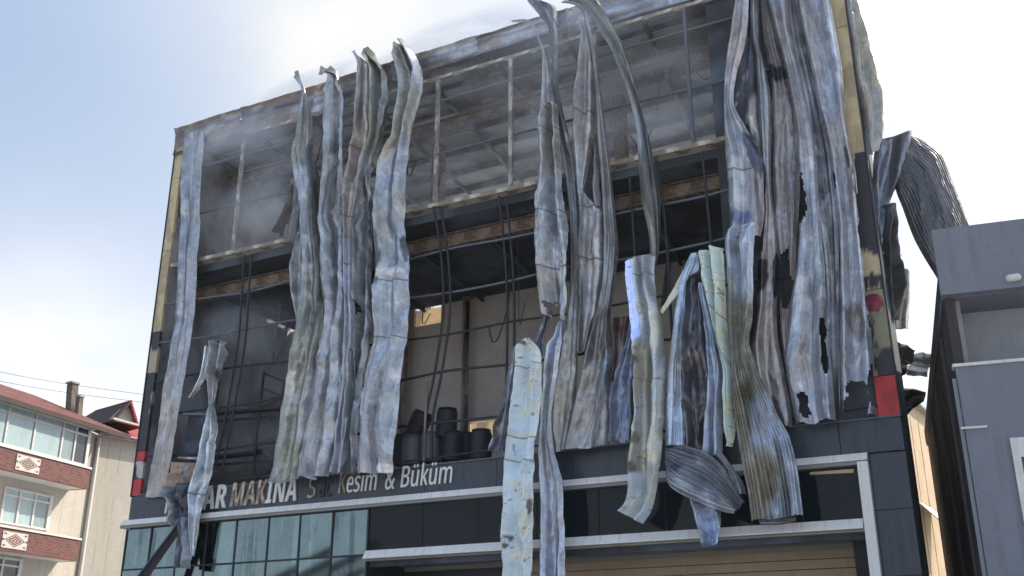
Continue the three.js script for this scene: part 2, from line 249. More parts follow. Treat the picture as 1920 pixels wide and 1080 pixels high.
// ------------------------------------------------------------------ ground
ground('ground', (() => { const g = new THREE.PlaneGeometry(1600, 1600); g.rotateX(-Math.PI / 2); g.translate(0, -.01, 0); const uv = g.attributes.uv; for (let i = 0; i < uv.count; i++) uv.setXY(i, uv.getX(i) * 1600, uv.getY(i) * 1600); return g; })(), M.paving);

// ------------------------------------------------------------------ the burnt factory hall
const W = 26.02, D = 13, SILL = 7.68, SLAB = 16.42;
const hall = thing('burnt_factory', 'burnt-out factory hall with open steel frame and dark sign band over teal glass', 'factory');
{
  // shell: the hall behind the facade, floors, roof
  part('floor_slab', box(.3, 24.3, 7.1, 7.45, -D, -.12), M.concrete, hall);
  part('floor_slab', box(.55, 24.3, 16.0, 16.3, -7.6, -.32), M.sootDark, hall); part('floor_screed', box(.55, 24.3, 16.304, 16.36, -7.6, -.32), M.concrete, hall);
  const ZB = -7.5, wl = (x0, x1, y0, y1) => box(x0, x1, y0, y1, ZB - .25, ZB);
  part('back_wall', [wl(.3, 6.75, 7.45, 15.98), wl(6.75, 8.05, 7.45, 15.2), wl(8.05, 9.4, 7.45, 15.98), wl(9.4, 11.45, 7.45, 9.95), wl(9.4, 11.45, 10.95, 15.98), wl(11.45, 24.3, 7.45, 15.98)], M.inner, hall, 'soot-stained plaster back wall of the lower hall');
  part('wall_light', box(6.78, 8.02, 15.23, 15.95, ZB - .2, ZB - .17), M.amber, hall, 'sunlit translucent panel high in the back wall');
  part('wall_light', box(9.43, 11.42, 9.98, 10.92, ZB - .2, ZB - .17), M.amber, hall, 'sunlit translucent panel low in the back wall');
  for (let k = 0; k < 8; k++) part('rear_post', box(.4 + k * 3.38, .7 + k * 3.38, .2, 21.9, -D - .3, -D), M.soot, hall);
  part('rear_wall', box(.3, 24.6, .1, 8.2, -D - .25, -D - .05), M.concrete, hall);
  part('side_wall', box(0, .3, 0, 22.2, -D, -.12), M.soot, hall);
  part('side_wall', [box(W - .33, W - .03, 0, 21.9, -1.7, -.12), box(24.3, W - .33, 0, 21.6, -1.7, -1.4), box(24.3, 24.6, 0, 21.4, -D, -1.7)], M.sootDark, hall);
  // roof sheet with rafters and purlins
  const rf = part('roof', [box(-.1, W, 22.02, 22.1, -1.7, -.1), box(-.1, 24.7, 21.98, 22.06, -10.9, -1.7)], M.soot, hall);
  for (let k = 0; k < 9; k++) if (![1, 2, 4, 5, 7].includes(k)) part('roof_light', box(.4 + k * 2.7, .4 + k * 2.7 + 2.64, 21.96, 21.99, -D - .3, -10.9), M.roofLight, hall, k ? undefined : 'translucent roof sheet left at the back');
  for (let k = 0; k < 10; k++) part('rafter', ibeam(V(.7 + k * 2.72, 21.72, -.3), V(.7 + k * 2.5, 21.5, -D), .14, .12), M.rafter, hall);
  for (let k = 0; k < 8; k++) part('purlin', box(.4, 24.3, 21.84 - k * .03, 21.98, -1.6 - k * 1.5, -1.5 - k * 1.5), M.rafter, hall);
  part('rust_beam', ibeam(V(.5, 21.15, -2.6), V(24.3, 21.05, -2.6), .34, .24), M.rust, hall, 'rust-brown steel beam under the roof');
  part('rust_beam', ibeam(V(.6, 15.55, -1.3), V(25.6, 15.7, -1.3), .5, .3), M.rust, hall, 'rust-brown steel beam under the upper floor');
  for (let k = 0; k < 9; k++) part('joist', ibeam(V(1.8 + k * 2.9, 15.86, -1.5), V(1.8 + k * 2.75, 15.86, -7.45), .22, .12), M.sootDark, hall);
  for (const x of [1.6, 9.4, 16.9, 23.9]) part('column', ibeam(V(x, 7.45, ZB + .3), V(x, 16, ZB + .3), .45, .3), M.innerCol, hall);
  for (const x of [6.2, 20.2]) part('column', box(x, x + .5, 7.45, 16, -7.2, -6.7), M.innerCol, hall);
  for (const x of [2.2, 9.6, 17.2]) part('column', box(x, x + .4, 16.34, 21.3, -4.4, -4), M.rust, hall);
  { // what hangs loose inside: cables and dropped ceiling strips
    const r = rng(5);
    for (let k = 0; k < 14; k++) { const x = 1 + 23 * r(), z = -.6 - 5 * r(), up = k < 8, y = up ? 21.8 : 15.9, l = 1 + (up ? 2.6 : 3.2) * r(), dx = (r() - .5) * 1.6; part('cable', tube([V(x, y, z), V(x + dx * .3, y - l * .6, z), V(x + dx, y - l, z + .2), V(x + dx * 1.6, y - l * .75, z)], .018 + .012 * r(), 16, 5), M.wire, hall); }
    for (let k = 0; k < 8; k++) { const x = 1.5 + 21 * r(), z = -1.5 - 6 * r(), up = k < 5, y = up ? 21.7 : 15.8, l = .8 + 1.2 * r(); part('ceiling_strip', bar(V(x, y, z), V(x + (r() - .3) * 1.8, y - l, z + (r() - .5)), .12 + .2 * r(), .02), M.sootDark, hall); }
  }
  // roof fascia: bent sheet strip along the eave, in lengths
  const ex = [-.05, 3.4, 6.9, 10.4, 13.9, 17.3, 20.8, 24.0, 26.1];
  for (let i = 0; i < 8; i++) part('eave_sheet', sheetGeo([[0, 0, 0, 1], [1, 0, 1, 1]], { z: [0, 0], seed: 300 + i, nu: 10, nv: 34, crump: .35, flange: .02, free: true, tint: i < 2 ? [.4, .38, .4] : [.85, .9, 1], stain: [.5, .42, .38], stainAmt: i < 2 ? .8 : .25, soot: .32, fold: [[0, -.06], [.25, .05], [.8, .02], [1, -.02]],
    at: (a, b, e) => V(a ? ex[i + 1] - .006 : ex[i] + .006, e ? mix(21.35, 22.42, i < 3 ? .0 : (i < 5 ? .32 : .08)) - (i < 2 ? .12 : 0) : 22.42, e ? .06 : .12) }), M.zinc, hall);
  part('eave_gutter', box(-.1, W + .1, 22.36, 22.46, -.35, .10, .02), M.steel, hall);
  // steel frame of the upper storey
  const girt = (y, x0, x1, w, m, sag = 0, z = 0, label) => part('girt', tube(Array.from({ length: 13 }, (_, i) => { const t = i / 12; return V(mix(x0, x1, t), y + sag * 4 * t * (t - 1) + (y < 16 ? .05 : .025) * Math.sin(i * 2.3 + y * 3), z + (y < 16 ? .05 : .02) * Math.sin(i * 1.7 + y)); }), w, 60, 6), m, hall, label);
  part('girt', box(.5, W - .4, 21.24, 21.36, -.08, .02, .01), M.pale, hall);
  girt(20.42, .5, W - .5, .045, M.girt, .03, -.04); girt(18.38, .5, W - .5, .045, M.girt, .06, -.04);
  const ledge = [.5, 4.2, 7.1, 10.9, 13.4, 16.1, 18.9, 22.1, W - .4];
  for (let i = 0; i < 8; i++) part('floor_edge_beam', bar(V(ledge[i] + .005, SLAB - .02 * (i % 3), -.14), V(ledge[i + 1] - .005, SLAB - .02 * ((i + 1) % 3), -.14), .3, .15), M.pale, hall, i ? undefined : 'pale edge beam of the upper floor');
  for (const [x, w, m] of [[3.55, .16, M.post], [6.5, .1, M.girt], [9.35, .12, M.girt], [12.3, .15, M.post], [15.15, .14, M.post], [18.2, .16, M.post], [21.25, .10, M.girt], [24.2, .1, M.girt]]) part('post', box(x - w / 2, x + w / 2, SLAB + .08, 21.24, -.09, .0, .008), m, hall);
  // warped curtain-wall bars of the lower storey
  for (const [y, s, w] of [[14.8, .16, .042], [13.28, .08, .042], [11.87, .06, .038], [10.47, -.05, .042], [9.02, .06, .042], [7.95, .03, .03]]) girt(y, .5, W - .5, w, w < .0425 && y > 13 ? M.girt : M.steel, s, .02);
  const bars = [[[459, 478], [453, 560], [447, 640], [431, 740], [404, 880]], [[813, 388], [826, 470], [831, 580], [815, 700], [799, 780], [796, 862]], [[936, 368], [947, 480], [951, 560], [950, 690], [946, 846]], [[1231, 300], [1247, 420], [1256, 560], [1262, 660]], [[1180, 330], [1190, 470], [1196, 600]], [[1316, 285], [1330, 420], [1340, 540]]];
  bars.forEach((b, k) => { for (const dx of k < 3 ? [0, 13] : [0]) part('mullion', tube(b.map(([x, y]) => P(x + dx, y, .07)), .042, 40, 6), M.steel, hall); });
  part('mullion', tube([P(801, 716, .1), P(797, 800, .1), P(795, 864, .1)], .045, 12, 6), M.rust, hall);
  // corner cladding: composite panels, ochre above, scorched, then red
  const clad = (x0, x1, ys, cols, z0, z1) => ys.slice(0, -1).forEach((y, i) => {
    const nx = 12, ny = Math.max(6, Math.round((y - ys[i + 1]) * 9)), g = new THREE.BoxGeometry(x1 - x0 - .012, y - ys[i + 1] - .02, z1 - z0, nx, ny, 1); g.translate((x0 + x1) / 2, (y + ys[i + 1]) / 2, (z0 + z1) / 2);
    const b = boxUV(g), p = b.attributes.position, c = [];
    for (let k = 0; k < p.count; k++) { const X = p.getX(k), Y = p.getY(k); const n = fbm(X * 2.2, Y * 1.1, 61, 5); c.push(...mix3(cols[i][0], cols[i][1], sm(.5 - cols[i][2], .54 - cols[i][2], n - .0))); }
    b.setAttribute('color', new THREE.Float32BufferAttribute(c, 3)); part('cladding_panel', b, M.panel, hall, cols[i][3]);
  });
  const Y = [.68, .56, .33], YS = [.50, .40, .25], BK = [.035, .035, .045], RD = [.62, .045, .05];
  clad(.02, .42, [22.3, 20.2, 17.1, 13.8, 12.2, 9.3, 8.95, 8.3, SILL + .02], [[Y, YS, -.02, 'ochre cladding panel'], [Y, YS, -.05], [Y, YS, 0], [[.5, .42, .3], BK, -.02], [BK, [.3, .31, .34], .0, 'scorched cladding panel'], [RD, BK, -.1, 'red cladding panel'], [[.6, .58, .55], BK, .04], [RD, [.3, .04, .04], -.2]], -.1, .02);
  clad(25.5, W, [22.3, 19.05, 15.0, 11.05, 8.75, SILL + .02], [[Y, YS, 0, 'ochre cladding panel'], [Y, YS, 0], [Y, BK, .06, 'ochre cladding panel charred along its edge'], [[.33, .33, .22], BK, .03, 'burnt printed cladding panel with a dark red dot'], [RD, [.45, .03, .04], -.2, 'red cladding panel']], -.1, .03);
  const dot = new THREE.CylinderGeometry(.24, .24, .012, 28); dot.rotateX(Math.PI / 2); { const c = P(1637, 567, .04); dot.translate(c.x, c.y, c.z); part('printed_dot', boxUV(dot), std([.42, .05, .11], .6, { map: T_soot }), hall); }
  part('corner_trim', box(W, W + .035, SILL, 22.2, -.12, .05, .01), M.steel, hall);
  part('corner_trim', box(-.03, .015, SILL, 22.2, -.12, .05, .01), M.steel, hall);
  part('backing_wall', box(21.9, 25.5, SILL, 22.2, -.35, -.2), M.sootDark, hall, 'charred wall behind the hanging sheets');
  part('partition', quad(P(345, 852, -.1), P(377, 855, -.1), P(388, 782, -.1), P(354, 776, -.1), .05), std([.045, .07, .12], .6, { map: rep(T_soot, .4, .4) }), hall);
  part('partition', bar(P(343, 776, .0), P(392, 777, .0), .1, .08), M.girt, hall); part('partition', bar(P(335, 858, .0), P(378, 860, .0), .1, .07), M.pale, hall);
  part('insulation', sheetGeo([[330, 866, 372, 868], [325, 890, 366, 895], [318, 915, 352, 918]], { z: [-.15, -.05], seed: 77, tint: [.8, .55, .42], soot: .45, crump: 1.6 }), M.foam, hall);

  // sign band below the opening, in panels, with raised lettering
  const px = [0, 2.45, 4.9, 7.35, 9.8, 12.25, 14.7, 17.15, 19.6, 22.05, 24.5, W];
  const signs = []; for (let i = 0; i < 11; i++) signs.push(part('sign_panel', box(px[i] + .006, px[i + 1] - .006, 6.86, SILL, -.1, i % 2 ? .001 : .004, .006), M.fascia, hall));
  part('sill_cap', box(.3, W, SILL, SILL + .05, -.4, .05, .01), M.girt, hall);
  part('sign_backing', box(.02, W - .02, 4.8, SILL - .04, -.3, -.12), M.sootDark, hall);
  const bold = await new FontLoader().loadAsync('fonts/droid/droid_sans_bold.typeface.json'), reg = await new FontLoader().loadAsync('fonts/droid/droid_sans_regular.typeface.json');
  const word = (text, x0, x1, y, h, font, slant, mats) => {
    const size = h / .715, adv = [...text].map(c => c === ' ' ? .28 * size : (font.data.glyphs[c]?.ha ?? 600) / font.data.resolution * size), tot = adv.reduce((a, b) => a + b, 0), k = (x1 - x0) / tot; let x = 0;
    [...text].forEach((c, i) => { if (c !== ' ') { const g = new TextGeometry(c, { font, size, depth: .045, curveSegments: 5, bevelEnabled: true, bevelThickness: .004, bevelSize: .004, bevelSegments: 1 }); g.applyMatrix4(new THREE.Matrix4().set(k, slant, 0, x0 + x * k, 0, 1, 0, y, 0, 0, 1, .012, 0, 0, 0, 1)); part('letter', g, mats[i % mats.length], signs[Math.min(10, Math.floor((x0 + x * k) / 2.45))]); } x += adv[i]; });
  };
  const LX = p => P(p, 940, 0).x, w = M.lettering, b = M.letterBurnt, gn = M.letterGone;
  word('N', P(309, 960).x, P(328, 960).x, 6.98, .55, bold, .06, [w]);
  word('AR', P(380, 948).x, P(425, 948).x, 6.99, .56, bold, .06, [w]);
  word('MAKINA', P(432, 932).x, P(557, 932).x, 7.0, .56, bold, .10, [b, b, b, w, w, w]);
  word('S', P(577, 918).x, P(594, 918).x, 7.05, .46, reg, .1, [b]); word('ac', P(598, 916).x, P(622, 916).x, 7.05, .46, reg, .1, [gn]);
  word('Kesim', P(634, 915).x, P(708, 915).x, 7.1, .46, reg, .10, [b, w, w, w, w]); word('&', P(722, 908).x, P(741, 908).x, 7.08, .48, reg, .08, [w]); word('Büküm', P(750, 903).x, P(850, 903).x, 7.1, .46, reg, .10, [w]);

  // white trim, teal mirror panes at left, dark panes over the gate, lower ledge, white gate frame
  const ledgeGeo = (x0, x1, pr) => { const s = new THREE.Shape(pr.map(([z, y]) => new THREE.Vector2(-z, y))), g = new THREE.ExtrudeGeometry(s, { depth: x1 - x0, bevelEnabled: false }); g.rotateY(Math.PI / 2); g.translate(x0, 0, 0); return boxUV(g); };
  const tx = [-.14, 4.3, 8.7, 13.1, 17.5, 21.9, 25.14];
  for (let i = 0; i < 6; i++) { part('trim_ledge', ledgeGeo(tx[i] + .004, tx[i + 1] - .004, [[-.1, 6.66], [.22, 6.66], [.22, 6.69], [.12, 6.85], [-.1, 6.85]]), M.trim, hall); }
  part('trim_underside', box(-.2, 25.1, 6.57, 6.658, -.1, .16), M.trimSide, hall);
  const gx = [0, 1.18, 2.44, 3.72, 5.0, 6.35, 7.62, 8.9, 10.24], gy = [6.55, 5.16, 3.76, 2.4, 1.0, .1];
  for (let j = 0; j < 5; j++) for (let i = 0; i < 8; i++) { const g = box(gx[i] + .03, gx[i + 1] - .03, gy[j + 1] + .03, gy[j] - .03, -.03, -.01), c = h2(i, j, 5) - .5, e = h2(i, j, 6) - .5; g.translate(-(gx[i] + gx[i + 1]) / 2, -(gy[j] + gy[j + 1]) / 2, 0); g.rotateY(c * .03); g.rotateX(e * .022); g.translate((gx[i] + gx[i + 1]) / 2, (gy[j] + gy[j + 1]) / 2, 0); part('glass_pane', g, M.glassBlue, hall); }
  for (const x of gx) part('window_bar', box(x - .03, x + .03, .1, 6.55, -.09, .02, .006), M.steel, hall);
  for (const y of gy.slice(1)) part('window_bar', box(.02, 10.2, y - .03, y + .03, -.088, .018, .006), M.steel, hall);
  const dx = [10.28, 12.2, 14.1, 16.0, 17.9, 19.8, 21.7, 23.4, 24.86];
  for (let i = 0; i < 8; i++) { part('dark_pane', box(dx[i] + .012, dx[i + 1] - .012, 5.28, 6.54, -.06, -.03), M.glassDark, hall); }
  part('pane_backing', box(10.3, 24.9, 5.2, 6.56, -.11, -.08), M.sootDark, hall);
  const lx = [10.26, 12.1, 13.9, 15.7, 17.5, 19.3, 21.1, 22.9, 24.86];
  for (let i = 0; i < 8; i++) part('lower_ledge', ledgeGeo(lx[i] + .004, lx[i + 1] - .004, [[-.1, 5.02], [.24, 5.02], [.24, 5.05], [.10, 5.27], [-.1, 5.27]]), M.trim, hall);
  part('soffit', box(10.26, 24.86, 4.96, 5.012, -2.2, .1), M.soffit, hall);
  part('gate_lintel', box(10.26, 24.86, 4.82, 4.955, -2.3, -2.08), M.soffit, hall);
  for (let k = 0; k < 19; k++) part('shutter_slat', box(14.4, 24.5, .1 + k * .25, .1 + k * .25 + .235, -2.14, -2.1 + .02 * (k % 2), .01), M.shutter, hall);
  part('shop_wall', box(10.26, 14.39, .1, 4.815, -2.14, -2.05), M.dark, hall);
  part('shop_wall', box(10.2, 10.26, .1, 5.0, -2.2, -.1), M.dark, hall);
  part('gate_frame', box(24.88, 25.14, .1, 6.63, -.1, .22, .015), M.trim, hall);
  part('soffit_lamp', (() => { const g = new THREE.CylinderGeometry(.07, .07, .05, 16); g.translate(24.2, 4.94, -.7); return g; })(), M.white, hall);
  const py = [6.83, 5.45, 3.9, 2.3, .1]; for (let i = 0; i < 4; i++) part('pillar_panel', box(25.16, W, py[i + 1] + .006, py[i] - .006, -.1, .002 + .003 * (i % 2), .006), M.fascia, hall);
  part('plinth', box(0, W, 0, .1, -2.4, .05), M.concrete, hall);
  part('ground_floor_wall', [box(0, .2, .1, 7.1, -D, -.1), box(.2, 24.4, .1, 7.1, -D, -D + .2)], M.sootDark, hall);
  // the ceiling strip light behind the last dark pane
  part('lit_recess', quad(P(1518, 890, -.028), P(1600, 886, -.028), P(1600, 879, -.028), P(1518, 885, -.028), .004), std([.62, .47, .28], .6), hall);
}

// ------------------------------------------------------------------ drums and scaffold inside the lower hall
{
  const body = r => { const p = []; for (const [x, y] of [[0, 0], [r * .93, 0], [r, .03], [r, .1], [r * .97, .13], [r, .16], [r, .33], [r * 1.03, .35], [r, .37], [r, .58], [r * 1.03, .60], [r, .62], [r, .8], [r * .96, .86], [r * .82, .9], [r * .80, .92], [0, .92]]) p.push(new THREE.Vector2(x, y)); return new THREE.LatheGeometry(p, 24); };
  const lid = r => { const g = new THREE.TorusGeometry(r * .84, .025, 6, 24); g.rotateX(Math.PI / 2); g.translate(0, .93, 0); return g; };
  const gb = body(.33), gl = lid(.33);
  const drum = (px, py, z, m, rx, rz, label) => { const o = thing('plastic_drum', label, 'drum', 'dark drums stored behind the sill'); const c = P(px, py, z); o.position.copy(c); o.rotation.set(rx, 0, rz); part('body', gb, m, o); part('lid_ring', gl, m, o); };
  drum(752, 872, -.8, M.barrel, 0, 0, 'black drum in the bottom row, leftmost beside the hanging sheet');
  drum(771, 874, -.6, M.barrelGrey, 0, 0, 'grey ringed drum in the bottom row, under the leaning drum');
  drum(806, 868, -.7, M.barrelGrey, 0, 0, 'grey drum in the bottom row, just right of the rusty bar');
  drum(846, 866, -.8, M.barrel, 0, 0, 'black drum in the bottom row, below the upright upper drum');
  drum(902, 864, -.8, M.barrel, 0, 0, 'black drum in the bottom row, rightmost by the foil strip');
  drum(874, 868, -1.7, M.barrel, 0, 0, 'black drum in the bottom row, set back in the dip');
  drum(774, 824, -.9, M.barrel, 0, -.42, 'black drum leaning right on top of the stack');
  drum(836, 822, -.8, M.barrel, 0, -.04, 'black drum standing upright on top of the stack');
  const s = thing('scaffold_tower', 'dark scaffold tower standing inside the lower hall', 'scaffold'), z = -1.4, q = (x, y, dz = 0) => P(x, y, z + dz);
  const T = (n, a, b, r = .035) => part(n, tube([a, a.clone().lerp(b, .5), b], r, 6, 6), M.steel, s);
  T('post', q(495, 697), q(474, 900), .05); T('post', q(533, 713, -.6), q(510, 900, -.6), .05); T('post', q(412, 700, -.4), q(392, 905, -.4), .04);
  T('rung', q(496, 700), q(534, 716, -.6)); T('rung', q(496, 729), q(532, 744, -.6)); T('rung', q(494, 761), q(530, 748, -.6)); T('rung', q(487, 830), q(520, 815, -.6)); T('rung', q(479, 900), q(512, 880, -.6));
  T('brace', q(494, 768), q(522, 808, -.6)); T('brace', q(488, 842), q(512, 876, -.6)); T('brace', q(480, 846), q(518, 836, -.6));
  part('deck_board', bar(q(392, 776), q(534, 765), .35, .09), M.steel, s); part('deck_board', bar(q(388, 860), q(486, 848), .35, .1), M.steel, s); part('deck_board', bar(q(398, 790, -.8), q(530, 780, -.8), .2, .06), M.steel, s); part('deck_board', bar(q(398, 872, -.8), q(515, 864, -.8), .2, .06), M.steel, s);
}

// ------------------------------------------------------------------ the hanging sheets
const WARM = [.88, .84, .81], COOL = [.95, 1.0, 1.07], OLIVE = [.62, .62, .50], BLUE = [.85, 1.05, 1.3], DARK = [.30, .31, .36];
{
  // left corner
  sheet('long pale sheet still upright along the left corner of the facade', [[347, 252, 379, 243], [341, 330, 375, 325], [338, 400, 372, 400], [333, 500, 367, 500], [326, 600, 358, 600], [312, 700, 345, 700], [297, 800, 328, 800], [284, 880, 316, 880], [274, 934, 303, 932]], { z: [.1, .22], tint: [.92, .98, 1.06], stain: WARM, stainAmt: .3, soot: .28, ash: .2, crump: .45, fold: [[0, 0], [.75, .04], [.78, -.02], [1, 0]] });
  sheet('crumpled foil scrap caught on the bars near the left corner', [[393, 638, 424, 640], [397, 662, 428, 660], [393, 700, 420, 690], [392, 718, 409, 716], [393, 738, 405, 738], [393, 760, 401, 762]], { z: [.35, .3], tint: [1.5, 1.55, 1.6], soot: .2, crump: 1.8, ash: 1, nv: 50 });
  sheet('bright pointed foil wing left of the crumpled foil scrap', [[386, 648, 396, 646], [378, 690, 392, 690], [370, 715, 389, 708], [355, 746, 360, 744]], { z: [.5, .3], tint: [1.7, 1.75, 1.75], soot: .05, crump: .8, nv: 40 });
  sheet('narrow icy-blue sheet hanging across the left end of the sign band', [[394, 752, 401, 757], [386, 787, 407, 800], [373, 838, 403, 832], [365, 884, 397, 884], [354, 920, 387, 922], [357, 965, 377, 966], [358, 1040, 364, 1043]], { z: [.5, .45], tint: [1.4, 1.52, 1.62], soot: .12, ash: 1, crump: 1.1, seams: [.62], fold: [[0, 0], [.4, .1], [1, 0]] });
  sheet('crushed blue-grey scrap over the first sign letter', [[318, 914, 350, 908], [324, 945, 346, 942], [318, 975, 344, 978], [326, 992, 336, 993]], { z: [.4, .5], tint: [.7, .8, 1.0], soot: .45, crump: 2.4, nv: 40 });
  sheet('dark twisted scrap between the blue sheet and the sign band', [[338, 905, 358, 912], [342, 940, 362, 938], [346, 965, 360, 968], [352, 990, 358, 990]], { z: [.3, .42], tint: [.35, .4, .55], soot: .5, crump: 2, nv: 40 });
  sheet('grey tail hanging in front of the teal glass at the left', [[342, 970, 357, 968], [340, 1000, 361, 1000], [337, 1035, 360, 1035], [336, 1064, 356, 1066]], { z: [.45, .5], tint: [.62, .7, .86], soot: .4, crump: 1.1, fold: [[0, 0], [.5, .1], [1, 0]], nv: 40 });
  const bt = thing('bent_trim_bar', 'dark bent trim bar slanting down across the teal glass at the left', 'metal bar');
  part('flange', bar(P(350, 962, .5), P(258, 1084, 1.1), .26, .03), M.girt, bt); part('web', bar(P(348, 972, .46), P(266, 1090, 1.0), .05, .22), M.steel, bt);

  // first cluster
  sheet('dark flap with torn slots left of the first sheet cluster', [[548, 330, 556, 345], [532, 380, 558, 395], [507, 432, 549, 456]], { z: [1.15, 1.0], tint: [.12, .13, .17], soot: .6, crump: .6, mat: M.char, nv: 40, holes: [[.55, .93, .05, .16], [.8, .9, .06, .14]] });
  sheet('short pinkish sheet showing left behind the first cluster', [[555, 436, 570, 430], [543, 497, 568, 497], [550, 560, 568, 560], [557, 606, 568, 606]], { z: [.2, .25], tint: [1.0, .98, 1.05], stain: WARM, stainAmt: .5, crump: .6, soot: .2 });
  sheet('leftmost sheet of the first cluster, kinked below its top spike', [[553, 134, 558, 138], [558, 150, 571, 158], [566, 172, 576, 171], [559, 217, 581, 208], [553, 258, 581, 258], [546, 289, 582, 290], [551, 331, 591, 324], [559, 380, 594, 370], [562, 435, 596, 435], [566, 500, 603, 497], [563, 560, 604, 565], [557, 620, 603, 620], [547, 678, 592, 684], [528, 773, 577, 780], [503, 908, 557, 900]], { z: [.75, .6], tint: COOL, stain: [.74, .76, .68], stainAmt: .42, soot: .33, crump: 1, fold: [[0, 0], [.35, .10], [.7, -.03], [1, -.12]], foldV: [[0, 1.4], [.5, 1.2], [.8, .5], [1, .3]], tear: .12 });
  sheet('second sheet of the first cluster, widening to a ragged bottom edge', [[600, 126, 602, 128], [617, 139, 629, 138], [613, 165, 636, 156], [610, 190, 646, 185], [608, 245, 643, 245], [605, 305, 642, 305], [603, 354, 643, 360], [600, 407, 643, 417], [603, 440, 644, 440], [603, 500, 645, 500], [603, 560, 647, 560], [603, 620, 643, 620], [592, 684, 639, 690], [580, 756, 634, 756], [567, 828, 627, 830], [558, 900, 611, 893]], { z: [.5, .62], tint: COOL, stain: WARM, stainAmt: .5, stainTo: .45, soot: .36, fold: [[0, 0], [.5, .06], [.66, -.14], [.72, -.16], [1, .06]], foldV: [[0, 1.6], [.45, 1], [.6, .4], [1, .15]], tear: .16 });
  sheet('third sheet of the first cluster, narrow and seamed, torn at its foot', [[661, 95, 663, 97], [668, 114, 682, 110], [668, 135, 694, 125], [667, 171, 695, 171], [660, 227, 694, 227], [656, 258, 691, 258], [653, 305, 683, 302], [648, 343, 678, 330], [645, 395, 666, 394], [645, 435, 661, 440], [645, 520, 663, 520], [647, 600, 664, 600], [645, 660, 664, 660], [641, 720, 661, 720], [632, 790, 657, 790], [628, 840, 651, 840], [618, 888, 648, 886]], { z: [.75, .7], tint: [.95, 1.02, 1.16], stain: [.95, .86, .76], stainAmt: .5, stainTo: .5, seams: [.27, .44, .49, .55], soot: .28, fold: [[0, 0], [.6, .1], [1, -.08]], holes: [[.8, .78, .16, .03], [.7, .84, .2, .035]], tear: .1 });
  sheet('fourth sheet of the first cluster, olive-grey and swept to the left', [[683, 90, 685, 92], [690, 104, 703, 110], [700, 134, 722, 134], [701, 171, 730, 171], [701, 217, 725, 217], [700, 258, 717, 258], [688, 300, 704, 310], [674, 350, 696, 360], [663, 400, 698, 410], [662, 450, 702, 450], [664, 520, 700, 520], [665, 570, 698, 580], [664, 620, 696, 620], [662, 660, 690, 660], [660, 703, 684, 703], [656, 760, 682, 760], [652, 830, 676, 830], [650, 890, 671, 888]], { z: [.42, .5], tint: [.80, .84, .88], stain: OLIVE, stainAmt: .6, stainTo: .35, soot: .42, crump: 1.2, fold: [[0, .02], [.25, .1], [.55, -.12], [1, .08]], holes: [[.2, .66, .1, .02], [.15, .62, .08, .012]] });
  sheet('fifth sheet of the first cluster, broad with a deep fold and chalky marks', [[735, 85, 748, 70], [738, 100, 768, 93], [746, 135, 786, 134], [750, 190, 787, 165], [749, 215, 771, 225], [741, 258, 765, 250], [722, 290, 760, 290], [710, 320, 759, 320], [705, 360, 757, 380], [704, 400, 751, 417], [703, 440, 757, 444], [702, 500, 765, 500], [698, 560, 760, 560], [696, 640, 757, 640], [683, 703, 747, 712], [675, 776, 738, 814], [671, 889, 731, 886]], { z: [.75, .85], nu: 34, tint: [.92, 1.0, 1.10], stain: [.85, .84, .76], stainAmt: .45, stainTo: .55, soot: .27, ash: 1, seams: [.60, .72], fold: [[0, .02], [.45, .06], [.55, -.28], [.68, -.26], [.8, .06], [1, -.05]], foldV: [[0, 1], [.35, 1], [.5, .25], [.6, .05], [1, 0]], marks: [[.12, .55, .14, .05, DARK], [.95, .52, .08, .03, DARK], [.5, .58, .4, .012, [1.6, 1.6, 1.6]], [.9, .985, .3, .012, [1.6, 1.6, 1.6]]], tear: .05 });

  // second cluster
  sheet('thin wire-like sheet edge bending off the eave, left of the second cluster', [[958, 38, 960, 42], [985, 36, 988, 42], [996, 44, 1001, 46], [1007, 70, 1011, 70], [1016, 95, 1020, 95], [1016, 140, 1030, 140], [1013, 200, 1030, 200], [1011, 245, 1028, 245]], { z: [.45, .42], tint: [.95, .95, .95], crump: .3, soot: .2, flange: .03 });
  sheet('left sheet of the second cluster, seamed and torn open at its foot', [[1012, 190, 1040, 192], [1010, 245, 1046, 243], [1010, 320, 1052, 320], [1005, 375, 1056, 375], [1004, 430, 1066, 436], [1006, 491, 1068, 491], [1009, 536, 1067, 540], [1016, 570, 1066, 580], [1019, 592, 1064, 604]], { z: [.8, .85], tint: [1.04, 1.08, 1.14], stain: [.9, .86, .82], stainAmt: .5, soot: .2, ash: .4, seams: [.13, .53, .78], crump: 1.3, fold: [[0, -.05], [.1, .05], [.55, .02], [.66, -.12], [.75, .05], [1, -.05]], holes: [[.5, 1.0, .28, .07]] });
  sheet('twisted strip curling over the eave at the left of the second cluster', [[985, 0, 1005, -4], [1007, 26, 1040, 12], [1029, 55, 1044, 60], [1031, 90, 1044, 90], [1029, 130, 1043, 130], [1034, 165, 1045, 165], [1040, 200, 1050, 194], [1046, 245, 1063, 240], [1056, 300, 1075, 290], [1062, 340, 1081, 338], [1068, 400, 1084, 400], [1070, 470, 1084, 470], [1067, 570, 1083, 570], [1058, 640, 1082, 640], [1046, 709, 1079, 709], [1036, 790, 1070, 800], [1040, 850, 1058, 842]], { z: [.55, .6], tint: [.85, .9, .96], stain: [.7, .7, .66], stainAmt: .5, soot: .42, fold: [[0, -.05], [.4, .1], [1, -.08]], foldV: [[0, 1], [1, .7]] });
  sheet('dark scorched twist under the torn foot of the left second-cluster sheet', [[1018, 588, 1036, 583], [1008, 618, 1024, 610], [1000, 645, 1016, 652], [1000, 668, 1012, 672]], { z: [.75, .5], tint: [.45, .48, .6], soot: .5, crump: 1.6, nv: 36 });
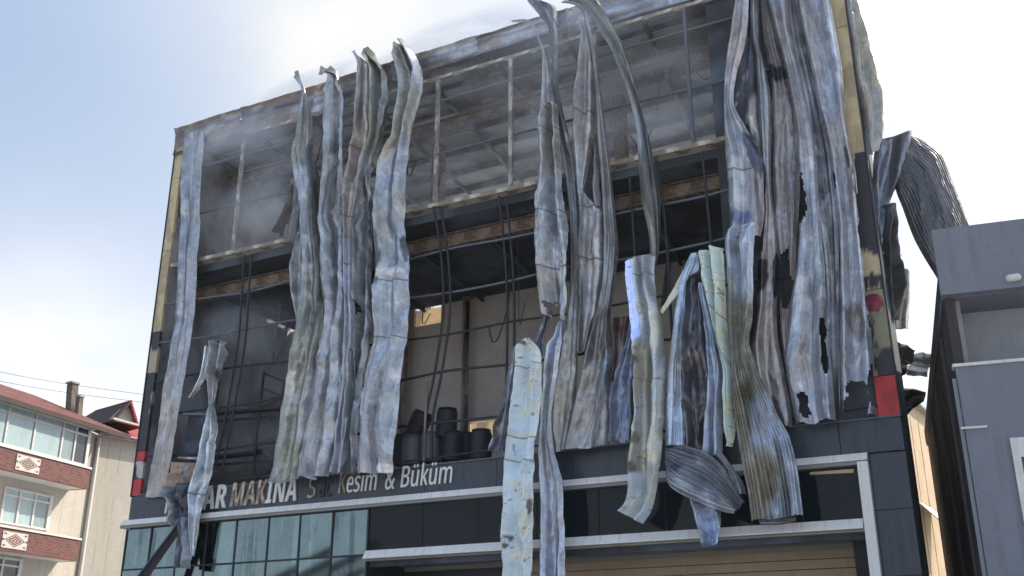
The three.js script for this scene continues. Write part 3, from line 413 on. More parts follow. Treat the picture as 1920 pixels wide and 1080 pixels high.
  sheet('flat pale sheet of the second cluster pinched to a waist', [[1083, 32, 1097, 28], [1088, 62, 1105, 74], [1083, 120, 1112, 111], [1078, 167, 1113, 180], [1074, 245, 1113, 240], [1078, 310, 1103, 310], [1082, 357, 1096, 357], [1086, 400, 1128, 392], [1085, 440, 1130, 440], [1084, 507, 1129, 507], [1083, 560, 1122, 570], [1082, 600, 1112, 612], [1080, 660, 1098, 660]], { z: [.62, .55], tint: [1.02, 1.02, 1.03], stain: [.95, .88, .82], stainAmt: .6, stainTo: .5, soot: .24, seams: [.31, .60, .75], crump: .9, fold: [[0, 0], [.3, .05], [.8, .02], [1, -.12]] });
  sheet('grey tapering sheet behind the waist of the second cluster', [[1106, 270, 1120, 265], [1100, 320, 1126, 310], [1096, 350, 1128, 350], [1094, 390, 1130, 392]], { z: [.35, .4], tint: [.62, .62, .64], soot: .45, crump: 1.4 });
  sheet('right sheet of the second cluster, rounded with a wide blackened hem', [[1097, 30, 1103, 26], [1106, 74, 1114, 80], [1114, 130, 1122, 130], [1117, 190, 1129, 190], [1119, 255, 1137, 255], [1124, 320, 1144, 320], [1128, 390, 1150, 388], [1131, 450, 1157, 460], [1129, 524, 1151, 524], [1113, 600, 1143, 600], [1092, 695, 1146, 690], [1078, 750, 1145, 750], [1066, 800, 1142, 800], [1057, 845, 1139, 833]], { z: [.62, .55], tint: [.86, .96, 1.08], stain: [.72, .72, .74], stainAmt: .45, soot: .34, fold: [[0, -.08], [.4, .1], [1, -.1]], foldV: [[0, .8], [.6, 1], [.8, .5], [1, .3]], marks: [[.5, .76, .7, .05, [.45, .44, .44]]], tear: .05 });
  sheet('blue-black sheet with pale hem tucked behind the cream strip', [[1184, 606, 1194, 604], [1158, 690, 1194, 690], [1143, 750, 1193, 750], [1141, 832, 1192, 826]], { z: [.42, .5], tint: [.55, .66, .86], soot: .46, ash: 1, crump: 1, tear: .1 });
  sheet('rust-marked dark sheet right of the second cluster', [[1146, 596, 1184, 592], [1146, 640, 1178, 640], [1146, 690, 1160, 690], [1143, 715, 1150, 715]], { z: [.3, .3], tint: [.55, .5, .52], stain: [.38, .25, .22], stainAmt: .5, soot: .42, crump: 1.1 });
  sheet('long narrow ribbon arching from the eave to the cream strip', [[1062, -4, 1100, -14], [1088, 8, 1125, 6], [1111, 37, 1140, 30], [1142, 83, 1163, 74], [1161, 130, 1177, 111], [1183, 185, 1197, 190], [1194, 245, 1213, 245], [1198, 320, 1230, 325], [1203, 375, 1238, 375], [1215, 424, 1237, 424], [1221, 464, 1235, 469], [1222, 490, 1229, 500]], { z: [.75, .6], tint: [.92, .94, .94], stain: [.72, .72, .62], stainAmt: .55, soot: .33, crump: .7, fold: [[0, -.06], [.55, .09], [.62, .0], [1, .04]] });
  sheet('thin curled sheet edge on the eave behind the arching ribbon', [[1052, 4, 1058, 0], [1075, 8, 1082, 2], [1090, 22, 1098, 18], [1096, 50, 1104, 52], [1103, 90, 1108, 90]], { z: [.5, .48], tint: [.9, .9, .92], crump: .3, soot: .25 });

  // cream strips hanging lowest
  sheet('tall cream foam-backed strip hanging lowest in the middle', [[975, 640, 990, 632], [971, 660, 1014, 656], [968, 690, 1017, 680], [962, 764, 1013, 740], [957, 810, 1006, 806], [950, 870, 1003, 870], [948, 950, 1001, 950], [947, 1020, 1000, 1020], [945, 1095, 998, 1095]], { mat: M.foam, z: [.95, .9], tint: [1.16, 1.2, 1.2], stain: [1.1, 1.2, 1.32], stainAmt: .55, soot: .2, ash: .8, crump: 1.6, seams: [.13, .43, .52], nu: 30, fold: [[0, 0], [.75, .05], [.84, -.08], [1, .05]], marks: [[.2, .82, .1, .012, [.2, .18, .15]], [.1, .86, .08, .01, [.2, .18, .15]], [.92, .7, .06, .03, [.3, .25, .2]], [.3, .02, .2, .012, [.25, .2, .15]]] });
  sheet('torn grey flap trailing left of the tall cream strip', [[966, 648, 972, 650], [956, 700, 969, 700], [944, 760, 962, 760], [934, 800, 957, 800], [924, 850, 938, 845]], { z: [.6, .7], tint: [.6, .62, .74], soot: .42, crump: 2, ash: 1, tear: .2 });
  sheet('smooth pale-blue strip hanging right of the tall cream strip', [[1050, 606, 1056, 596], [1040, 635, 1056, 630], [1028, 653, 1055, 645], [1019, 709, 1045, 703], [1011, 770, 1034, 770], [1008, 806, 1034, 800], [1008, 845, 1038, 840], [1010, 900, 1053, 900], [1011, 990, 1058, 990], [1010, 1095, 1060, 1095]], { z: [.7, .8], tint: [1.02, 1.14, 1.34], stain: [.8, .84, .9], stainAmt: .4, soot: .25, crump: .7, fold: [[0, 0], [.3, .08], [.5, -.08], [1, .06]] });
  sheet('cream strip with a curled toe hanging under the arching ribbon', [[1175, 487, 1224, 478], [1178, 520, 1226, 522], [1184, 560, 1228, 560], [1191, 622, 1236, 602], [1190, 660, 1240, 670], [1187, 706, 1244, 706], [1186, 780, 1245, 780], [1186, 860, 1242, 850], [1186, 905, 1239, 890], [1186, 930, 1231, 930], [1177, 948, 1221, 962], [1164, 960, 1207, 983]], { mat: M.foam, z: [.85, .9], nu: 32, tint: [1.2, 1.14, .98], stain: [1.1, 1.18, 1.25], stainAmt: .5, stainTo: .75, soot: .2, crump: 1.3, seams: [.07, .49], fold: [[0, 0], [.26, .03], [.33, .12], [.9, .08], [1, -.05]], foldV: [[0, 1.2], [.4, 1], [.7, .3], [1, .2]], marks: [[.08, .14, .16, .22, [1.25, 1.5, 2.6]], [.1, .42, .12, .012, [.2, .18, .14]], [.12, .70, .12, .02, [.22, .2, .15]], [.1, .80, .1, .02, [.2, .18, .14]], [.5, .86, .7, .06, [.75, .8, .85]], [.5, .97, .8, .08, [.85, .9, .98]]] });
  sheet('light-blue strip hanging from the tilted shoulder, right of the toe-curled strip', [[1297, 474, 1308, 476], [1284, 497, 1312, 508], [1277, 530, 1288, 522], [1268, 572, 1285, 580], [1261, 622, 1280, 630], [1254, 680, 1280, 690], [1250, 740, 1282, 740], [1247, 836, 1283, 835]], { z: [.9, .75], tint: [1.1, 1.3, 1.6], stain: [.95, 1.0, 1.05], stainAmt: .35, soot: .2, crump: .6, fold: [[0, 0], [.5, .1], [.6, -.02], [1, .02]] });
  sheet('cream sliver pointing left from the tilted shoulder', [[1282, 505, 1290, 520], [1262, 540, 1272, 548], [1237, 584, 1241, 588]], { mat: M.foam, z: [.7, .75], tint: [1.2, 1.2, 1.0], soot: .2, crump: .5, nv: 40 });
  sheet('dark mottled sheet behind the light-blue strip', [[1289, 508, 1316, 500], [1289, 560, 1320, 560], [1288, 640, 1326, 640], [1285, 700, 1336, 700], [1286, 770, 1342, 770], [1284, 846, 1348, 858]], { z: [.45, .5], tint: [.5, .52, .62], soot: .55, crump: 1.6, ash: .8 });
  sheet('bluish-grey strip beside the ridged cream strip', [[1312, 528, 1320, 532], [1317, 580, 1334, 594], [1321, 636, 1348, 660], [1326, 700, 1352, 700], [1322, 770, 1353, 770], [1318, 850, 1354, 856]], { z: [.6, .7], tint: [.9, 1.02, 1.25], soot: .33, crump: 1.1, fold: [[0, 0], [.5, .12], [1, 0]] });
  sheet('ridged cream strip ending in a point, under the tilted shoulder', [[1309, 474, 1354, 463], [1318, 525, 1359, 525], [1330, 567, 1362, 594], [1340, 610, 1363, 640], [1350, 664, 1366, 678], [1354, 700, 1372, 700], [1355, 760, 1374, 760], [1356, 806, 1374, 806], [1364, 836, 1368, 837]], { mat: M.foam, z: [.85, .9], tint: [1.0, 1.06, .92], stain: [1.05, 1.2, 1.2], stainAmt: .45, soot: .22, crump: 1.6, seams: [.34], fold: [[0, -.04], [.35, .1], [.45, -.05], [.7, .12], [1, -.04]] });
  sheet('ribbed dark sheet folded sideways, lying across the lower strips', [[1247, 838, 1246, 872], [1285, 836, 1252, 908], [1322, 846, 1285, 930], [1350, 868, 1322, 946], [1376, 906, 1352, 956], [1396, 938, 1376, 963]], { z: [.95, 1.1], tint: [.62, .66, .74], soot: .42, crump: .9, ribs: 11, ribAmp: .035, nu: 110, flange: .06, marks: [[.95, .6, .16, .5, [1.1, 1.15, 1.2]]] });
  sheet('small folded grey scrap at the right end of the ribbed sideways sheet', [[1340, 850, 1352, 846], [1362, 884, 1372, 872], [1366, 922, 1392, 905], [1370, 935, 1398, 925]], { z: [.85, .8], tint: [.8, .84, .9], soot: .38, crump: 1.2, nv: 50, fold: [[0, 0], [.5, .12], [1, 0]] });
  sheet('light-blue tail hanging below the ribbed sideways sheet', [[1296, 935, 1352, 945], [1304, 970, 1353, 972], [1312, 1000, 1350, 1000], [1314, 1020, 1347, 1020], [1318, 1025, 1330, 1024]], { z: [.7, .7], tint: [1.05, 1.22, 1.55], soot: .25, ash: .9, crump: 1, nv: 60 });
  sheet('large flaring ribbed sheet, brown-stained, hanging lowest at the right', [[1367, 427, 1416, 416], [1356, 449, 1415, 450], [1360, 500, 1414, 500], [1362, 556, 1414, 556], [1364, 620, 1411, 600], [1368, 670, 1406, 645], [1371, 720, 1424, 700], [1376, 780, 1457, 775], [1382, 830, 1482, 822], [1391, 880, 1494, 872], [1400, 925, 1501, 922], [1406, 976, 1507, 966]], { z: [.95, 1.0], nu: 120, tint: [1.1, 1.22, 1.4], stain: [.66, .66, .56], stainAmt: .18, soot: .14, crump: .7, ribs: 15, ribAmp: .038, ribV: [.38, .6], fold: [[0, 0], [.22, .10], [.30, -.05], [1, .06]], marks: [[.08, .66, .2, .24, [.62, .58, .46], .4], [.3, .86, .45, .09, [.80, .75, .6], .45], [.12, .95, .25, .1, [.6, .55, .44], .4], [.1, .40, .12, .07, [.5, .56, .7]]] });
  sheet('dark underside corner of the flaring ribbed sheet, peeping out below it', [[1420, 968, 1425, 985], [1460, 968, 1462, 984], [1490, 966, 1493, 978]], { z: [.8, .7], tint: [.4, .44, .5], soot: .4, crump: .4, nv: 20 });

  // tall right group
  sheet('pale sheet at the left of the tall right group, with a pointed shoulder', fromTop([[1377, -5, 1403, -5], [1364, 74, 1397, 70], [1357, 139, 1379, 140], [1355, 190, 1374, 195], [1356, 240, 1398, 240], [1360, 300, 1426, 292], [1363, 339, 1430, 340], [1367, 400, 1432, 400], [1366, 446, 1426, 444]]), { z: [.75, .8], tint: [1.02, 1.06, 1.12], stain: [.95, .86, .86], stainAmt: .5, soot: .27, seams: [.78], crump: .55, marks: [[.85, .72, .2, .08, [.22, .25, .36]], [.4, .94, .3, .02, [.5, .6, .9]]] });
  sheet('charred blue-black sheet in the gap of the tall right group', fromTop([[1396, 40, 1416, 40], [1384, 110, 1418, 110], [1370, 170, 1422, 170], [1366, 220, 1426, 220], [1380, 270, 1428, 270], [1404, 320, 1431, 320]]), { mat: M.char, z: [.45, .45], tint: [.12, .14, .2], stain: [.5, .5, .55], stainAmt: .32, soot: .4, crump: .55 });
  sheet('narrow bright-edged sheet of the tall right group beside the charred gap', fromTop([[1407, -5, 1424, -5], [1409, 67, 1425, 74], [1416, 100, 1431, 100], [1418, 150, 1441, 150], [1421, 200, 1447, 200], [1427, 296, 1446, 300], [1430, 360, 1448, 360], [1431, 400, 1454, 400], [1421, 480, 1460, 490], [1416, 578, 1455, 570], [1406, 640, 1457, 630], [1404, 700, 1470, 700], [1415, 760, 1480, 760], [1430, 802, 1484, 797]]), { z: [.65, .55], crump: .55, tint: [.88, .94, 1.02], stain: [.78, .72, .70], stainAmt: .5, soot: .34, fold: [[0, .0], [.35, .1], [.6, .0], [1, -.12]], marks: [[.1, .52, .25, .03, [.1, .1, .14]], [.1, .72, .35, .03, [.1, .1, .14]], [.9, .7, .14, .06, [.1, .1, .14]]], holes: [[.06, .62, .14, .05]] });
  sheet('grey recessed sheet of the tall right group', fromTop([[1425, -5, 1437, -5], [1428, 50, 1452, 46], [1438, 111, 1471, 111], [1446, 160, 1482, 160], [1446, 230, 1494, 230], [1446, 318, 1498, 318], [1450, 400, 1496, 400], [1459, 490, 1491, 490], [1461, 545, 1486, 545], [1463, 622, 1480, 622], [1474, 700, 1484, 700]]), { z: [.38, .4], tint: [.78, .80, .86], stain: [.72, .66, .66], stainAmt: .5, soot: .36, crump: .55, holes: [[.5, .8, .5, .05]], marks: [[.5, .33, .5, .02, [.12, .12, .16]]] });
  sheet('long sheet of the tall right group with a slot-shaped burn hole', fromTop([[1436, -5, 1477, -5], [1451, 46, 1481, 50], [1470, 115, 1494, 115], [1483, 180, 1508, 180], [1494, 240, 1519, 240], [1497, 300, 1528, 300], [1498, 360, 1531, 360], [1496, 440, 1539, 440], [1492, 500, 1545, 500], [1483, 560, 1548, 560], [1476, 622, 1551, 622], [1469, 676, 1556, 676], [1479, 740, 1562, 740], [1491, 797, 1566, 787]]), { z: [.58, .62], nu: 44, crump: .55, tint: [.86, .93, 1.04], stain: [.74, .72, .72], stainAmt: .45, soot: .31, ash: .9, fold: [[0, .0], [.3, .1], [.7, .02], [1, -.12]], foldV: [[0, 1.3], [.5, 1], [.7, .3], [1, .1]], holes: [[.13, .575, .19, .055], [.3, .955, .16, .02], [.03, .9, .1, .02], [.9, .86, .06, .06]], tear: .15 });
  sheet('thin sheet of the tall right group between the slotted sheet and the widest one', fromTop([[1479, -5, 1493, -5], [1486, 74, 1508, 74], [1499, 130, 1521, 130], [1511, 190, 1535, 190], [1525, 280, 1554, 280], [1530, 360, 1564, 350], [1536, 420, 1571, 420], [1545, 500, 1573, 500], [1550, 600, 1574, 600], [1554, 700, 1575, 690], [1562, 786, 1576, 784]]), { z: [.4, .42], tint: [.76, .80, .88], stain: [.62, .60, .62], stainAmt: .5, soot: .38, crump: .55, fold: [[0, .08], [.4, -.06], [1, .06]] });
  sheet('widest sheet of the tall right group, charred ragged at its foot', fromTop([[1492, -5, 1555, -5], [1507, 74, 1569, 74], [1521, 130, 1578, 130], [1534, 198, 1583, 198], [1549, 254, 1592, 260], [1558, 318, 1603, 318], [1566, 382, 1609, 382], [1570, 420, 1612, 420], [1571, 511, 1622, 511], [1573, 600, 1630, 600], [1572, 660, 1636, 660], [1572, 714, 1640, 714], [1576, 783, 1644, 781]]), { z: [.5, .45], nu: 44, tint: [.94, 1.02, 1.16], stain: [.84, .82, .84], stainAmt: .42, soot: .27, ash: .8, crump: .55, fold: [[0, -.05], [.15, .08], [.6, .0], [.9, .06], [1, -.05]], marks: [[.75, .49, .13, .022, [.22, .24, .28]], [.9, .54, .06, .03, [.2, .2, .24]], [.5, .82, .32, .03, [.55, .5, .5]]], holes: [[.52, .985, .3, .05], [.95, .955, .12, .03], [.05, .54, .1, .02], [.98, .66, .06, .12]], tear: .25 });
  sheet('cream-grey sheet bulging out past the ochre corner at the top right', fromTop([[1586, -5, 1603, -5, 0, -.5], [1592, 50, 1624, 50, 0, -.5], [1597, 89, 1637, 89, 0, -.5], [1604, 150, 1651, 150, 0, -.5], [1612, 200, 1657, 200, 0, -.5], [1619, 250, 1655, 255, 0, -.5], [1627, 292, 1640, 280, 0, -.5]]), { z: [0, -.5], tint: [1.05, .94, .70], stain: [.8, .78, .72], stainAmt: .5, soot: .15, crump: .5 });

  // right side: sheets peeled off the side wall
  sheet('dark corrugated sheet peeled off the side wall, arching over to the grey house', [[1676, 344, 1697, 246], [1684, 368, 1731, 262], [1694, 392, 1764, 283], [1706, 424, 1782, 325], [1720, 456, 1800, 372], [1742, 494, 1812, 402], [1768, 536, 1824, 430], [1795, 585, 1850, 490]], { z: [-1.4, -1.8], nu: 110, tint: [.26, .26, .275], soot: .3, ash: .1, crump: .3, ribs: 22, ribAmp: .007, fold: [[0, 0], [.55, .4], [.58, .4], [1, 0]] });
  sheet('short bluish leg of the peeled sheet, next to the ochre corner', [[1646, 262, 1710, 244], [1641, 290, 1706, 280], [1638, 330, 1697, 312], [1638, 358, 1682, 348], [1642, 400, 1664, 388], [1648, 450, 1656, 445]], { z: [-1.0, -1.4], tint: [.5, .56, .68], soot: .28, crump: .5, fold: [[0, 0], [.5, -.1], [.85, .05], [1, .1]] });
  sheet('brown-grey strip hanging down the side wall at the right corner', [[1656, 385, 1676, 378], [1657, 440, 1684, 440], [1660, 480, 1688, 485], [1664, 540, 1691, 540], [1668, 600, 1684, 600]], { z: [-1.2, -1.6], tint: [.42, .40, .38], soot: .36, crump: 1.6 });
  sheet('pale square sheet sticking out past the right corner', [[1678, 505, 1707, 503], [1675, 560, 1706, 560], [1672, 618, 1703, 617]], { z: [-2.4, -2.6], tint: [1.1, 1.06, .98], soot: .12, crump: .4, nv: 30 });
  sheet('brown bent sheet low in the gap at the right corner', [[1674, 640, 1678, 690], [1700, 648, 1690, 705], [1717, 660, 1699, 700]], { z: [-3.2, -3], tint: [.48, .38, .32], soot: .3, crump: .9, nv: 30 });
  sheet('pale bent sheet low in the gap, beside the brown one', [[1712, 662, 1698, 700], [1730, 661, 1716, 703], [1748, 662, 1738, 704]], { z: [-4.5, -4.2], tint: [1.1, 1.1, 1.05], soot: .12, crump: .4, nv: 30 });
  sheet('dark bent sheet lowest in the gap, over the sunlit wall', [[1688, 728, 1690, 792], [1712, 728, 1708, 770], [1736, 736, 1732, 752]], { z: [-4, -4], tint: [.3, .27, .25], soot: .4, crump: .9, nv: 30 });
}

// ------------------------------------------------------------------ grey house at the right
{
  const o = thing('grey_house', 'slate-grey rendered house with recessed balcony, right of the burnt hall', 'house');
  const c0 = P(1790, 682, 2), a = 8.2 * Math.PI / 180, E = V(Math.cos(a), 0, -Math.sin(a)), B = V(-Math.sin(a), 0, -Math.cos(a)), N = B.clone().negate();
  const F = (px, py, d = 0) => onPlane(px, py, c0.clone().addScaledVector(N, d), N);
  const at = (e, b, y) => c0.clone().addScaledVector(E, e).addScaledVector(B, b).setY(y);
  const block = (e0, e1, b0, b1, y0, y1) => { const g = boxUV(new THREE.BoxGeometry(e1 - e0, y1 - y0, b1 - b0)); g.applyMatrix4(new THREE.Matrix4().makeBasis(E, V(0, 1, 0), B.clone().negate()).setPosition(at((e0 + e1) / 2, (b0 + b1) / 2, (y0 + y1) / 2))); return g; };
  const yT = F(1757, 430).y, yB = F(1768, 553).y, yC = F(1790, 684).y, LEN = 17.5, WID = 9;
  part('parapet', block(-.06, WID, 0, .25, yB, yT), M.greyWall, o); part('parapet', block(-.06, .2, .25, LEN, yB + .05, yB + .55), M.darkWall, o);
  part('roof_slab', block(-.05, WID, .252, LEN, yB - .02, yB + .14), M.greyWall, o);
  part('recess_wall', block(.35, WID, 1.5, 1.7, yC - 1, yB - .022), M.greyLight, o); part('recess_pier', block(.02, .34, .5, 1.7, yC - .9, yB - .024), M.greyLight, o);
  part('wall', block(0, WID, 0, .22, 0, yC - .06), M.greyWall, o); part('balcony_cap', block(-.06, WID, -.06, .26, yC - .058, yC + .01), M.white, o);
  part('balcony_floor', block(0, WID, .22, 1.5, yC - 1.1, yC - .95), M.greyLight, o);
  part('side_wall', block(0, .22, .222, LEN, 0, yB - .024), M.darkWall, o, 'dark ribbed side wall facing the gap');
  part('back_wall', block(.22, WID, LEN - .2, LEN, 0, yB - .024), M.brick, o);
  part('downpipe', block(-.1, -.02, .06, .14, 0, yC - .3), M.pipeGrey, o); part('pipe_bracket', block(-.09, .45, -.05, -.005, F(1800, 803).y - .03, F(1800, 803).y + .02), M.pipe, o);
  for (let k = 0; k < 3; k++) part('side_pipe', block(-.08, -.01, 2.5 + k * 4.2, 2.58 + k * 4.2, 0, yB - .3), M.wire, o);
  const vt = F(1900, 522), vl = [F(1892, 524), F(1908, 521)]; part('wall_lamp', (() => { const g = new THREE.CapsuleGeometry(.09, .16, 4, 12); g.rotateZ(Math.PI / 2); g.translate(vt.x, vt.y, vt.z + .05); return g; })(), M.white, o);
  // the window at the frame's edge
  const w0 = F(1892, 822), w1 = F(1990, 812), w2 = F(1918, 985), eL = w0.clone().sub(c0).dot(E), eR = w1.clone().sub(c0).dot(E), yt = w0.y, yb = w2.y, wn = part('window', block(eL, eR, -.012, -.002, yb, yt), M.paneDark, o);
  part('frame', [block(eL, eL + .16, -.06, -.014, yb, yt), block(eR - .14, eR, -.06, -.014, yb, yt), block(eL + .161, eR - .141, -.06, -.014, yt - .42, yt), block(eL + .161, eR - .141, -.06, -.014, yb, yb + .12), block((eL + eR) / 2 - .05, (eL + eR) / 2 + .05, -.05, -.015, yb + .121, yt - .421)], M.white, wn);
}
{ // low sunlit building at the back of the gap
  const o = thing('low_building', 'low sunlit sand-coloured building at the end of the gap', 'building');
  const A = P(1688, 742, -16), Bq = P(1765, 742, -24), h = A.y, n = V(0, 0, 0).subVectors(Bq, A).setY(0).normalize(), side = V(-n.z, 0, n.x);
  const q = (t, y, d = 0) => A.clone().addScaledVector(n, t).addScaledVector(side, d).setY(y), L = 9;
  part('wall', quad(q(-2, 0), q(L, 0), q(L, h), q(-2, h), .25), M.creamWarm, o);
  part('roof', quad(q(-2.2, h + .08, .3), q(L + .2, h + .08, .3), q(L + .2, h + .3, -5), q(-2.2, h + .3, -5), .1), M.concrete, o);
  part('awning', quad(q(.3, h * .66, .02), q(2.6, h * .66, .02), q(2.6, h * .58, .9), q(.3, h * .58, .9), .04), M.pipe, o);
  for (const t of [1.1, 2.4, 3.9]) part('wall_joint', quad(q(t - .03, h * .1, .012), q(t + .03, h * .1, .012), q(t + .03, h * .95, .012), q(t - .03, h * .95, .012), .01), M.innerCol, o);
}

// ------------------------------------------------------------------ apartment house at the left
{
  const o = thing('apartment_house', 'cream apartment house with red-tiled balconies and brown roof at the far left', 'apartment house');
  const a = 8 * Math.PI / 180, b = 11.7 * Math.PI / 180, DA = V(-Math.sin(a), 0, -Math.cos(a)), NA = V(Math.cos(a), 0, -Math.sin(a)), DB = V(Math.sin(b), 0, -Math.cos(b)), NB = V(Math.cos(b), 0, Math.sin(b));
  const dist = 53, c0 = CAM.clone().addScaledVector(rayDir(183, 830), dist / 1950);   // the corner between the two walls
  const A = (px, py, d = 0) => onPlane(px, py, c0.clone().addScaledVector(NA, d), NA), Bp = (px, py, d = 0) => onPlane(px, py, c0.clone().addScaledVector(NB, d), NB);
  const at = (s, d, y) => c0.clone().addScaledVector(DA, s).addScaledVector(NA, d).setY(y), bt = (s, d, y) => c0.clone().addScaledVector(DB, s).addScaledVector(NB, d).setY(y);
  const sOf = p => p.clone().sub(c0).dot(DA);
  const block = (s0, s1, d0, d1, y0, y1) => { const g = boxUV(new THREE.BoxGeometry(s1 - s0, y1 - y0, d1 - d0)); g.applyMatrix4(new THREE.Matrix4().makeBasis(DA, V(0, 1, 0), NA.clone()).setPosition(at((s0 + s1) / 2, (d0 + d1) / 2, (y0 + y1) / 2))); return toCreasedNormals(g, .5); };
  const PR = 1.15, s1 = sOf(A(170, 880, PR)), s0 = sOf(A(-110, 860, PR));
  const y = (px, py, d = PR) => A(px, py, d).y, yE = y(182, 803, PR), b1t = y(170, 880), b1b = y(164, 917), b2t = y(152, 1013), b2b = y(143, 1052);
  part('wall', block(s0, 0, -.3, 0, 0, yE), M.cream, o);
  part('side_wall', quad(bt(0, 0, 0), bt(7, 0, 0), bt(7, 0, yE + .1), bt(0, 0, yE + .1), .3), M.cream, o, 'blank cream side wall beside the downpipe');
  part('downpipe', tube([at(-.05, .12, 0), at(-.05, .12, yE / 2), at(-.05, .12, yE - .1)], .1, 8, 8), M.pipe, o);
  for (const [t, bb, py] of [[b1t, b1b, 0], [b2t, b2b, 1]]) {
    const bl = part('balcony', block(s0, s1, PR - .15, PR, bb, t), M.tileWall, o); part('end_panel', block(s1 - .15, s1 - .001, 0, PR - .151, bb, t), M.tileWall, bl);
    part('ledge', block(s0, s1 + .06, -.0, PR + .05, t, t + .09), M.white, bl); part('slab', block(s0, s1, .001, PR - .152, bb, bb + .14), M.white, bl);
    const m0 = A(py ? 4 : 30, py ? 1013 : 870, PR + .02), m1 = A(py ? 52 : 76, py ? 1013 : 870, PR + .02), e0 = sOf(m0), e1 = sOf(m1), hh = (t - bb) * .36, cy = (t + bb) / 2;
    const cv = document.createElement('canvas'); cv.width = 128; cv.height = 96; const c = cv.getContext('2d'); c.fillStyle = '#d8d2cf'; c.fillRect(0, 0, 128, 96);
    const dia = (rx, ry, f) => { c.fillStyle = f; c.beginPath(); c.moveTo(64 - rx, 48); c.lineTo(64, 48 - ry); c.lineTo(64 + rx, 48); c.lineTo(64, 48 + ry); c.fill(); };
    dia(52, 40, '#5c4a58'); dia(44, 34, '#c9bfb4'); dia(36, 28, '#6d3a36'); dia(26, 20, '#b4a58e'); dia(15, 12, '#4a3c4a'); dia(7, 6, '#d2c8b8'); for (const [X, Y] of [[12, 14], [116, 14], [12, 82], [116, 82]]) { c.fillStyle = '#6a5a70'; c.fillRect(X - 7, Y - 5, 14, 10); } c.fillStyle = '#584a68'; c.fillRect(0, 42, 10, 12); c.fillRect(118, 42, 10, 12);
    const t2 = new THREE.CanvasTexture(cv); t2.colorSpace = THREE.SRGBColorSpace; const g = new THREE.BoxGeometry(e1 - e0, hh * 2, .03); g.applyMatrix4(new THREE.Matrix4().makeBasis(DA, V(0, 1, 0), NA.clone()).setPosition(at((e0 + e1) / 2, PR + .016, cy))); part('tile_medallion', g, std([.85, .85, .85], .6, { map: t2 }), bl);
  }
  // glazed top balcony and the window below
  const glazing = (pxs, yT, yB, d, parent, mats, bar_ = .09) => { const ss = pxs.map(p => sOf(A(p, 830, d))); for (let i = 0; i < ss.length - 1; i++) { const w = part('window', block(ss[i] + bar_ / 2, ss[i + 1] - bar_ / 2, d - .05, d - .03, yB, yT), mats[i % mats.length], parent); part('frame', [block(ss[i] - bar_ / 2, ss[i] + bar_ / 2 - .002, d - .08, d + .03, yB, yT), block(ss[i] + bar_ / 2, ss[i + 1] - bar_ / 2 - .002, d - .07, d + .02, yT - .1, yT), block(ss[i] + bar_ / 2, ss[i + 1] - bar_ / 2 - .002, d - .07, d + .02, yB, yB + .08), block(ss[i] + bar_ / 2, ss[i + 1] - bar_ / 2 - .002, d - .07, d + .015, mix(yB, yT, .78) - .04, mix(yB, yT, .78) + .04)], M.white, w); } part('corner_post', block(ss[ss.length - 1] - bar_, ss[ss.length - 1] + bar_, d - .1, d + .04, yB, yT), M.white, parent); };
  const yW0 = b1t + .1, yW1 = y(60, 768);
  glazing([-46, 8, 62, 116, 141, 166], yW1, yW0, PR - .06, o, [M.curtain, M.curtain, M.curtain, M.paneGrey, M.paneDark]);
  part('end_glazing', block(s1 - .16, s1 - .1, .01, PR - .2, yW0, yW1), M.paneGrey, o);
  part('lintel', block(s0, s1, 0, PR, yW1 + .002, yE - .1), M.cream, o);
  const wy1 = y(60, 922, 0), wy0 = y(60, 990, 0); glazing([26, 55, 84, 113], wy1, wy0, .04, o, [M.curtain, M.curtain, M.paneGrey], .1);
  glazing([-20, 12, 44, 76], y(60, 1068, 0) + .4, y(60, 1068, 0) - 1.2, .04, o, [M.paneDark], .1);
  // roof: long brown slope over the balconies, red slope over the side wall, chimneys and a dormer
  const e0 = at(s0, PR + .45, yE), e1 = at(.5, PR + .45, yE + .02), r1 = at(.5, -5, yE + 2.7), r0 = at(s0, -5, yE + 2.7);
  const rf = part('roof', quad(e0, e1, r1, r0, .14), M.roof, o, 'weathered brown tiled slope'); part('eave_board', bar(e0.clone().add(V(0, -.12, 0)), e1.clone().add(V(0, -.12, 0)), .05, .2), M.brownRoof, o);
  const f0 = bt(-.2, .45, yE + .12), f1 = bt(7.6, .45, yE + .12), f2 = bt(7.6, -4.4, yE + 2.0), f3 = bt(-.8, -4.4, yE + 2.0);
  part('roof', quad(f0, f1, f2, f3, .12), M.redRoof, o, 'bright red tiled slope'); part('gutter', tube([f0, f0.clone().lerp(f1, .5), f1], .07, 6, 6), M.pipeGrey, o);
  part('gable_fill', quad(at(.5, -5, 0), at(.5, 0, 0), at(.5, 0, yE), at(.5, -5, yE + 2.1), .2), M.cream, o);
  const chim = (px, py0, py1, wpx, d) => { const p = A(px, py1, d), q = A(px, py0, d), w = wpx * dist / 1950; const c = part('chimney', bar(p.clone().add(V(0, -.8, 0)), q, w, w), M.brick, rf); c.name = 'chimney'; part('chimney', bar(q.clone().add(V(0, .02, 0)), q.clone().add(V(0, .12, 0)), w * 1.25, w * 1.25), M.concrete, rf); };
  chim(137, 721, 758, 15, -2.2); chim(150, 746, 772, 10, -1.6);
  const g0 = Bp(206, 786, -.8), g1 = Bp(258, 800, -.8), gp = Bp(241, 754, -.8), back = NB.clone().multiplyScalar(-3.2), dm = part('dormer', quad(g0, g1, gp, gp.clone().lerp(g0, .02), .1), M.cream, o);
  part('dormer_roof', quad(g0.clone().addScaledVector(NB, .3).add(V(0, -.12, 0)), gp.clone().addScaledVector(NB, .3).add(V(0, .08, 0)), gp.clone().add(back).add(V(0, .08, 0)), g0.clone().add(back).add(V(-1.6, -.12, 0)), .1), M.brownRoof, dm);
